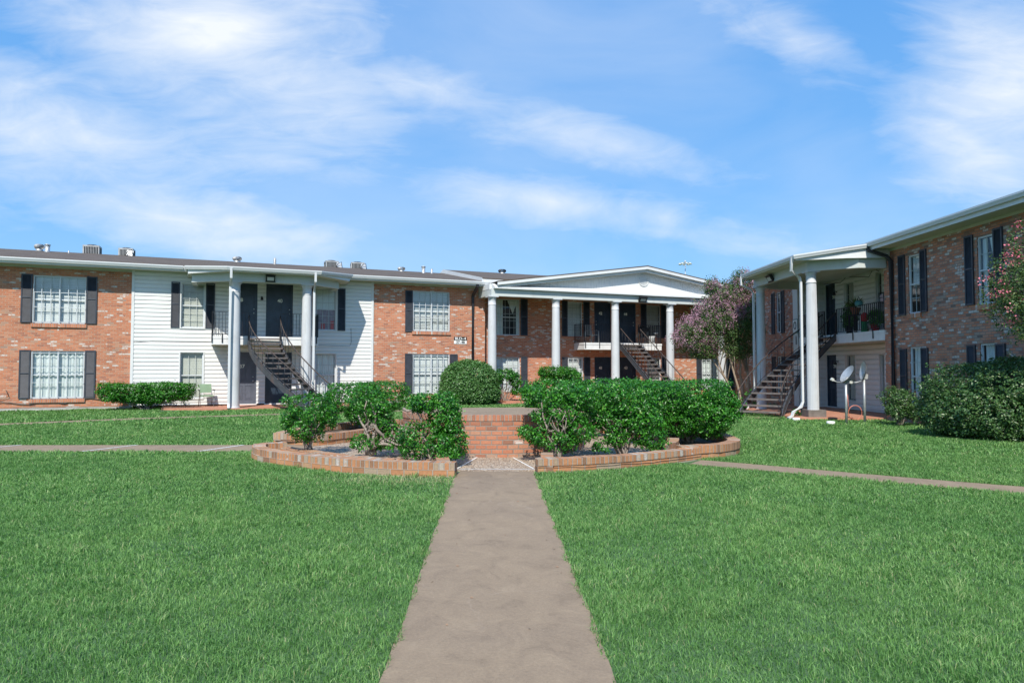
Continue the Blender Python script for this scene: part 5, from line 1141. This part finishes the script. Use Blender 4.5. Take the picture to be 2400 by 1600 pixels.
shrub('shrub', 'tall narrow shrub spilling over the brick edge just left of the walk', 'shrub', (-1.30, 11.15, .05),
      [(.05, .2, 1.0, .37, .36, .20, 2.8), (.18, .1, .74, .27, .3, .28, 2.3), (.02, -.05, .34, .50, .36, .32, 2.4), (.26, 0, .40, .24, .3, .4, 2.4), (-.28, .2, .98, .16, .2, .16, 2)], 100, 8,
      stem_t=[(0, .1, .9), (-.2, .15, .9), (.15, .1, .8), (-.25, .1, .6), (.2, 0, .5), (-.3, .2, 1.0)], r0=.028, group=G1, clip=1.14, hole=0.48, lump=.30, **LG)
shrub('shrub', 'leaning shrub right of the walk reaching over the brick platform', 'shrub', (.78, 11.55, .05),
      [(-.05, .15, .36, .42, .34, .20, 2.1), (-.52, .1, .46, .16, .2, .12, 2), (.12, .25, .78, .34, .32, .24, 2.2), (-.12, .35, 1.12, .40, .3, .20, 3.0), (-.44, .3, 1.06, .17, .2, .14, 2.4), (.32, .3, 1.08, .3, .3, .18, 2.4), (.34, .2, .5, .3, .3, .2, 2), (-.28, .2, .72, .2, .2, .14, 2)], 95, 8,
      stem_t=rt(9, .35, .25, .95, 5, .05, .15), r0=.028, group=G1, clip=1.24, hole=0.55, lump=.30, **LG)
shrub('shrub', 'multi stemmed middle shrub right of the walk with slender bare stems', 'shrub', (1.95, 12.05, .05),
      [(-.35, .2, 1.0, .50, .38, .29, 3.0), (.2, .15, .98, .50, .38, .32, 3.0), (.35, .1, .62, .42, .34, .24, 2.2), (-.02, .1, .58, .40, .3, .22, 2.1), (-.5, .15, .66, .25, .25, .18, 2), (-.42, -.1, .14, .16, .14, .14, 2), (.45, .0, .34, .30, .26, .20, 2), (-.15, 0, .34, .24, .22, .16, 2)], 95, 8,
      stem_t=rt(8, .15, .15, .8, 6, -.4, .1)+rt(14, .45, .2, .8, 7, .1, .1), r0=.020, group=G1, clip=1.26, hole=0.45, lump=.26, wob=.08, forks=1, **LG)
shrub('hedge', 'big boxy hedge at the right corner of the planter', 'hedge', (3.55, 13.85, .08),
      [(.05, .1, .96, .84, .70, .36, 3.4), (-.55, .0, .86, .52, .55, .44, 3.0), (.30, -.2, .62, .66, .50, .34, 2.3), (.62, -.1, .80, .34, .4, .34, 2.2), (-.25, -.1, .42, .5, .4, .25, 2), (.3, -.1, .36, .5, .4, .22, 2)], 88, 8,
      stem_t=rt(16, .7, .35, .8, 8), r0=.030, group=G1, clip=1.26, hole=0.34, lump=.18, **LG)
shrub('hedge', 'long flat topped hedge behind the right planter shrubs', 'hedge', (1.9, 15.9, .08),
      [(-.75, .6, .86, .85, .5, .42, 3.2), (.55, .1, .88, .95, .6, .42, 3.2), (1.3, -.6, .90, .6, .7, .42, 3)], 72, 8, L=.066, Wd=.038, mat=M_ligus,
      stem_t=rt(12, 1.2, .4, .8, 9), r0=.03, group=G1, clip=1.24, hole=.02, lump=.10)
shrub('hedge', 'clipped box hedge in front of the far left brick and siding corner', 'hedge', tuple(FB.w(-15.55, -1.05, 0)),
      [(-.45, -.15, .74, .84, .45, .38, 4), (.45, .2, .74, .90, .45, .38, 4), (-1.0, -.42, .74, .52, .36, .36, 3.4), (1.1, .42, .74, .52, .36, .36, 3.4), (0, 0, .45, .8, .3, .2, 2)], 75, 8, L=.07, Wd=.04, mat=M_ligus,
      stem_t=[(x*.3, x*.1, .5) for x in (-4, -3.2, -2.4, -1, 0, 1, 2, 3, 4)], r0=.035, clip=1.02, hole=.03, lump=.10, group='hedges along the buildings')
rb_ = shrub('round_bush', 'large dome shaped clipped bush before the middle brick wall', 'bush', (-1.86, 29.9, 0),
      [(0, 0, .90, 1.24, 1.2, 1.0, 2.2), (0, 0, .55, 1.28, 1.2, .62, 2.7)], 95, 8, L=.085, Wd=.05, mat=M_round, stem_t=None, hole=-.3, lump=.035, group='hedges along the buildings', shell=.12)
shrub('small_tree_shrub', 'see-through little shrub with a thin trunk right of the dome bush', 'shrub', (-.28, 31.0, 0),
      [(-.12, 0, 1.32, .62, .4, .22, 3), (.42, 0, 1.05, .28, .3, .3, 2), (-.42, 0, 1.05, .22, .3, .2, 2), (.5, 0, .55, .28, .25, .18, 2)], 45, 8, L=.08, Wd=.045, mat=M_ligus,
      stem_t=[(-.5, 0, 1.2), (-.2, 0, 1.3), (.1, 0, 1.3), (.4, 0, 1.15), (.6, 0, .5), (-.35, 0, 1.0), (.25, 0, 1.0)], r0=.035, hole=.2, lump=.25, group='hedges along the buildings', wob=.06)
shrub('small_tree_shrub', 'flat topped little tree shrub in front of the second portico column', 'shrub', (2.25, 31.6, 0),
      [(-.1, 0, 1.42, .86, .45, .22, 3), (-.6, 0, 1.15, .38, .35, .26, 2), (.55, 0, 1.2, .42, .35, .25, 2.2), (.1, 0, 1.15, .5, .3, .15, 2)], 50, 8, L=.08, Wd=.045, mat=M_ligus,
      stem_t=[(-.6, 0, 1.2), (-.2, 0, 1.3), (.3, 0, 1.3), (.6, 0, 1.15), (-.4, 0, 1.1), (.1, 0, 1.2)], r0=.04, hole=.18, lump=.22, group='hedges along the buildings', wob=.06)
shrub('shrub', 'low scrubby plant between the two little tree shrubs', 'shrub', (.95, 31.2, 0),
      [(0, 0, .62, .42, .35, .25, 2), (.3, 0, .3, .4, .3, .2, 2)], 45, 8, L=.08, Wd=.045, mat=M_ligus, stem_t=rt(7, .4, .2, .7, 12), r0=.02, hole=.22, lump=.3, group='hedges along the buildings')
gb = float(gz(10.7, 15.6))
shrub('large_bush', 'huge spreading dusty green bush filling the right edge', 'bush', (11.75, 15.9, gb),
      [(0, 0, .82, 1.95, 1.75, .98, 2.3), (.6, -.1, 1.05, 1.4, 1.5, .86, 2.2), (-.9, -.2, .55, 1.15, 1.3, .62, 2.2), (.2, -.2, .35, 1.9, 1.55, .45, 2.5), (1.6, -.6, .8, 1.2, 1.2, .9, 2.2)], 62, 8, L=.062, Wd=.036, mat=M_dusty,
      stem_t=None, hole=-.1, lump=.10, group='hedges along the buildings', shell=.16, ls=1.4)
shrub('shrub', 'thin scrubby bush between the black downspout and the huge bush', 'shrub', (11.55, 20.4, float(gz(11.5, 20.4))),
      [(0, 0, .80, .48, .4, .36, 2), (-.2, -.1, .5, .3, .3, .25, 2), (.3, 0, .45, .3, .3, .25, 2)], 50, 8, L=.065, Wd=.035, mat=M_dusty, stem_t=rt(8, .35, .3, .8, 14), r0=.02, hole=.12, lump=.3, group='hedges along the buildings')
# loose weeds
shrub('weed', 'small green weed sprouting by the column foot', 'weed', (9.7, 23.4, float(gz(9.7, 23.4))), [(0, 0, .16, .12, .1, .12, 2)], 120, 5, L=.07, Wd=.035, mat=M_ligus, stem_t=None)

# ------------------------------------------------------------ crape myrtles
def myrtle(name, label, base, tips, blobs, fl_blobs, flmat, dens=36, trunkr=.07, seed=0, fd=26, L=.075, hole=.22, lump=.3):
    t = thing(name, label, 'tree', base); r = random.Random(seed); mb = MB(); ends = []
    for (foot, knee, tip) in tips:
        foot, knee, tip = Vector(foot), Vector(knee), Vector(tip); pts = []
        for i in range(11):
            s = i/10; a = 1-s; p = foot*a*a+knee*2*a*s+tip*s*s; pts.append(p+Vector((r.uniform(-.03, .03), r.uniform(-.03, .03), 0)))
        mb.tube(pts, [trunkr*(1-.72*i/10) for i in range(11)], 8); ends.append(pts)
        for _ in range(7):
            i = r.randint(5, 9); p = pts[i]; b = blobs[r.randrange(len(blobs))]; q = Vector((b[0]+r.uniform(-.6, .6)*b[3], b[1]+r.uniform(-.6, .6)*b[4], b[2]+r.uniform(-.4, .6)*b[5]))
            m = p.lerp(q, .5)+Vector((r.uniform(-.1, .1), r.uniform(-.1, .1), r.uniform(0, .2))); br_ = trunkr*(1-.72*i/10)
            mb.tube([p, p.lerp(m, .5)+Vector((0, 0, .03)), m, m.lerp(q, .55), q], [br_*.7, br_*.5, br_*.38, br_*.22, br_*.1], 5)
    mb.build('trunk', M_bark, t)
    foliage('crown', blobs, dens, 8, L, L*.55, M_crape, t, lump, hole, 1.5, seed, .65, ls=1.6)
    P, Nn = blob_sprigs(fl_blobs, fd, .22, .30, seed+5, .30, 1.6); k = 11
    k = 14 if fd < 8 else 11; P2 = np.repeat(P, k, 0)+RNG.normal(size=(len(P)*k, 3))*np.array([.045, .045, .06]); N2 = RNG.normal(size=(len(P)*k, 3))
    V, T = leaves(P2, N2, .045, .04, np.repeat(RNG.random(len(P))*.5, k)+RNG.random(len(P)*k)*.5); leaf_object('blossoms', V, T, flmat, t); return t
bx, by = 9.95, 29.3; gg = float(gz(bx, by))
myrtle('flowering_tree', 'mauve flowering crape myrtle with slanting trunks in front of the portico end', (bx, by, gg),
       [((0, 0, -.1), (-.35, 0, .9), (-.9, -.1, 3.6)), ((.1, .1, -.1), (-.25, .1, 1.6), (-.2, 0, 4.2)), ((.25, 0, -.1), (.1, 0, 1.2), (.05, -.1, 3.9)), ((-.1, .1, -.1), (-.65, 0, .8), (-1.5, 0, 3.0)), ((.3, .1, -.1), (.35, 0, 1.2), (-.35, .1, 3.4))],
       [(-1.05, 0, 3.75, 1.15, .95, .95, 2), (-2.0, 0, 3.1, .95, .85, .72, 2), (-.2, 0, 3.5, .95, .9, .95, 2), (-.4, 0, 4.9, .70, .6, .70, 2), (-.95, 0, 4.65, .75, .6, .55, 2), (.0, 0, 5.55, .48, .4, .42, 2), (-1.35, 0, 5.25, .35, .3, .38, 2), (-.25, .1, 2.55, .75, .7, .45, 2), (-1.75, 0, 2.4, .60, .6, .32, 2), (.35, .0, 4.0, .45, .5, .9, 2)],
       [(-1.2, -.1, 3.95, 1.15, .95, .8, 2), (-2.1, -.1, 3.2, .95, .8, .70, 2), (-.75, -.2, 4.55, .75, .6, .5, 2), (-1.8, -.1, 2.6, .65, .5, .3, 2), (-.3, -.1, 4.2, .8, .6, .4, 2), (-.4, -.1, 4.95, .65, .5, .6, 2), (.0, -.1, 5.5, .42, .4, .38, 2), (-1.3, -.1, 5.2, .35, .3, .35, 2)], M_lilac, dens=30, seed=4, fd=17)
bx, by = 11.75, 14.2; gg = float(gz(bx, by))
myrtle('flowering_tree', 'pink flowering crape myrtle leaning into the frame at the right edge', (bx, by, 0),
       [((0, 0, -.1), (.1, .1, 1.2), (-.5, .1, 3.9)), ((.15, .1, -.1), (.2, .1, 1.4), (.1, 0, 4.2)), ((.1, -.1, -.1), (.3, -.1, 1.3), (.5, -.2, 3.8))],
       [(-.55, 0, 3.35, .85, .8, .75, 2), (-.35, 0, 4.1, .55, .6, .5, 2), (-.3, 0, 2.65, .75, .7, .45, 2), (-1.0, 0, 2.75, .5, .45, .32, 2), (.5, 0, 3.6, .9, .8, .95, 2), (-.95, .0, 2.3, .34, .3, .14, 2), (-.1, -.2, 2.1, .42, .4, .22, 2), (.6, 0, 2.4, .7, .6, .6, 2), (-1.05, .1, 3.55, .55, .55, .5, 2), (-.8, 0, 4.2, .4, .4, .4, 2), (-1.3, .1, 3.0, .4, .35, .3, 2), (-.9, .1, 3.0, .6, .5, .5, 2)],
       [(-.55, 0, 3.55, .95, .8, .75, 2), (-.35, 0, 4.25, .6, .5, .5, 2), (-1.15, 0, 2.85, .45, .4, .30, 2), (.4, 0, 3.9, .9, .8, .8, 2), (-1.2, .1, 3.5, .55, .5, .55, 2), (-.85, 0, 4.35, .45, .4, .4, 2)], M_pink, dens=30, seed=9, fd=2.2, L=.055, hole=.50, lump=.42)

# ------------------------------------------------------------ lawn grass
def inside(poly, X, Y):
    r = np.zeros(X.shape, bool); n = len(poly); j = n-1
    for i in range(n):
        xi, yi = poly[i]; xj, yj = poly[j]
        r ^= ((yi > Y) != (yj > Y)) & (X < (xj-xi)*(Y-yi)/(yj-yi+1e-12)+xi); j = i
    return r
def near_line(line, X, Y, w):
    r = np.zeros(X.shape, bool); P = np.array([(p[0], p[1]) for p in line])
    for a, b in zip(P[:-1], P[1:]):
        d = b-a; l2 = (d@d)+1e-12; t = np.clip(((X-a[0])*d[0]+(Y-a[1])*d[1])/l2, 0, 1); r |= np.hypot(X-a[0]-t*d[0], Y-a[1]-t*d[1]) < w
    return r
ringpoly = [(p.x, p.y) for p in FLo]+[(-5.0, 13.2), (-5.05, 14.3)]+[(p.x, p.y) for p in BLo]+[(p.x, p.y) for p in BRo[::-1]]+[(p.x, p.y) for p in FRo[::-1]]
def in_frame(fr, X, Y, x0, x1, y0, y1):
    dx, dy = X-fr.o.x, Y-fr.o.y; a = dx*fr.t.x+dy*fr.t.y; b = dx*fr.i.x+dy*fr.i.y; return (a > x0) & (a < x1) & (b > y0) & (b < y1)
def keep(X, Y):
    k = ~((np.abs(X-walk_c(Y)) < .582+.014*np.sin(Y*7.3)+.010*np.sin(Y*17+X*3)) & (Y < 10.75)) & ~inside(ringpoly, X, Y)
    k &= ~((Y > 13.08) & (Y < 14.16) & (X < -4.4)); k &= ~near_line(FARP, X, Y, .40); k &= ~near_line(RIGHTP, X, Y, .29)
    k &= ~in_frame(FB, X, Y, -40, -1.3, -.06, 40) & ~in_frame(FB, X, Y, -1.7, 30, -2.6, 40) & ~in_frame(FB, X, Y, -15.0, -7.2, -2.5, 0)
    k &= ~in_frame(FR, X, Y, -20, 30, -.05, 40) & ~in_frame(FR, X, Y, -7.6, -.1, -2.85, 2)
    return k
def dens_mod(X, Y):
    d = np.hypot((X+1.45)/.8, (Y-9.85)/.16); return 1-.9*np.exp(-d**2)
def grass():
    Vs = []; Fs = []; Ts = []; off = 0
    bands = [(1.6, 2.9, 2600, .008, .055), (2.9, 5.0, 8800, .0038, .044), (5.0, 8.0, 5800, .0052, .047), (8.0, 12.5, 3100, .0078, .052), (12.5, 19, 1200, .014, .062), (19, 34, 480, .024, .068)]
    for y0, y1, dn_, w, h in bands:
        x1 = .9*y1+2.0; n = int(2*x1*(y1-y0)*dn_); X = RNG.uniform(-x1, x1, n); Y = RNG.uniform(y0, y1, n)
        m = (np.abs(X) < .9*Y+2.0) & keep(X, Y); X, Y = X[m], Y[m]; m = RNG.random(len(X)) < dens_mod(X, Y); X, Y = X[m], Y[m]; n = len(X)
        Z = gz(X, Y)
        # clumpy lean + height
        cl = np.sin(X*3.1+1.7*np.sin(Y*2.3))+np.sin(Y*2.7+1.3*np.sin(X*1.9)); wd_ = (np.sin(X*5.3+1.3*np.sin(Y*3.1))*np.sin(Y*4.7+1.7*np.sin(X*2.9)) > .90); cl2 = np.sin(X*11+2*np.sin(Y*9))*np.sin(Y*12+2*np.sin(X*10))
        H = h*RNG.uniform(.55, 1.25, n)*(1+.12*cl+.15*cl2)*np.where(wd_, 1.45, 1); a = 2.6*(np.sin(X*2.9+2.3*np.sin(Y*2.3))+np.sin(Y*3.7+2.1*np.sin(X*2.3+2)))+RNG.normal(0, 1.9, n); lean = np.abs(RNG.normal(.55, .32, n)); ww = w*RNG.uniform(.7, 1.3, n)
        dx, dy = np.cos(a), np.sin(a); b = RNG.uniform(0, np.pi, n); sx, sy = np.cos(b)*ww*.5, np.sin(b)*ww*.5
        p = np.stack([X, Y, Z-.005], 1); mid = p+np.stack([dx*H*lean*.35, dy*H*lean*.35, H*.6], 1); tip = p+np.stack([dx*H*lean*1.15, dy*H*lean*1.15, H*(1-.25*lean)], 1); s = np.stack([sx, sy, 0*sx], 1)
        V = np.stack([p-s, p+s, mid+s*.9, mid-s*.9, tip], 1).reshape(-1, 3); i = np.arange(n)[:, None]*5+off
        Fs.append((i+np.array([[0, 1, 2, 0, 2, 3, 3, 2, 4]])).ravel()); Vs.append(V); off += 5*n
        tint = np.clip(RNG.random(n)**1.15*.95+.05*cl*.5+.14*wd_, 0, .97); dry = RNG.random(n) < .02; tint[dry] = 1.0
        dd_ = np.exp(-np.hypot((X+1.45)/1.1, (Y-9.8)/.35)**2); tint = np.where(RNG.random(n) < dd_*.7, 1.0, tint); Ts.append(np.repeat(tint, 5))
    V = np.concatenate(Vs); Fi = np.concatenate(Fs).astype(np.int32); T = np.concatenate(Ts); nf = len(Fi)//3
    me = bpy.data.meshes.new('grass'); me.vertices.add(len(V)); me.vertices.foreach_set('co', V.astype(np.float32).ravel()); me.loops.add(len(Fi)); me.loops.foreach_set('vertex_index', Fi)
    me.polygons.add(nf); me.polygons.foreach_set('loop_start', np.arange(0, 3*nf, 3, dtype=np.int32)); me.polygons.foreach_set('loop_total', np.full(nf, 3, np.int32))
    at = me.attributes.new('tint', 'FLOAT', 'POINT'); at.data.foreach_set('value', T.astype(np.float32)); me.materials.append(M_grass); me.update()
    o = bpy.data.objects.new('grass', me); C.objects.link(o); tag(o, 'mown green lawn grass covering the courtyard', 'grass', kind='stuff'); print('grass blades', len(V)//5)
grass()
# fallen leaves on the walk
mb = MB(); r = random.Random(5)
for k in range(26):
    y = r.uniform(4.2, 10.6); x = walk_c(y)+r.uniform(-.55, .55); s = r.uniform(.008, .022); a = r.uniform(0, 6)
    mb.face([(x+s*math.cos(a), y+s*math.sin(a), .016), (x-.5*s*math.sin(a), y+.5*s*math.cos(a), .022), (x-s*math.cos(a), y-s*math.sin(a), .018), (x+.5*s*math.sin(a), y-.5*s*math.cos(a), .015)])
tag(mb.build('leaf_litter', M_vine), 'scattered dry leaf bits and twigs on the concrete walk', 'leaf litter', kind='stuff')
S.cycles.use_denoising = True
S.cycles.max_bounces = 6; S.cycles.transparent_max_bounces = 12; S.cycles.diffuse_bounces = 3; S.cycles.glossy_bounces = 2; S.cycles.transmission_bounces = 3
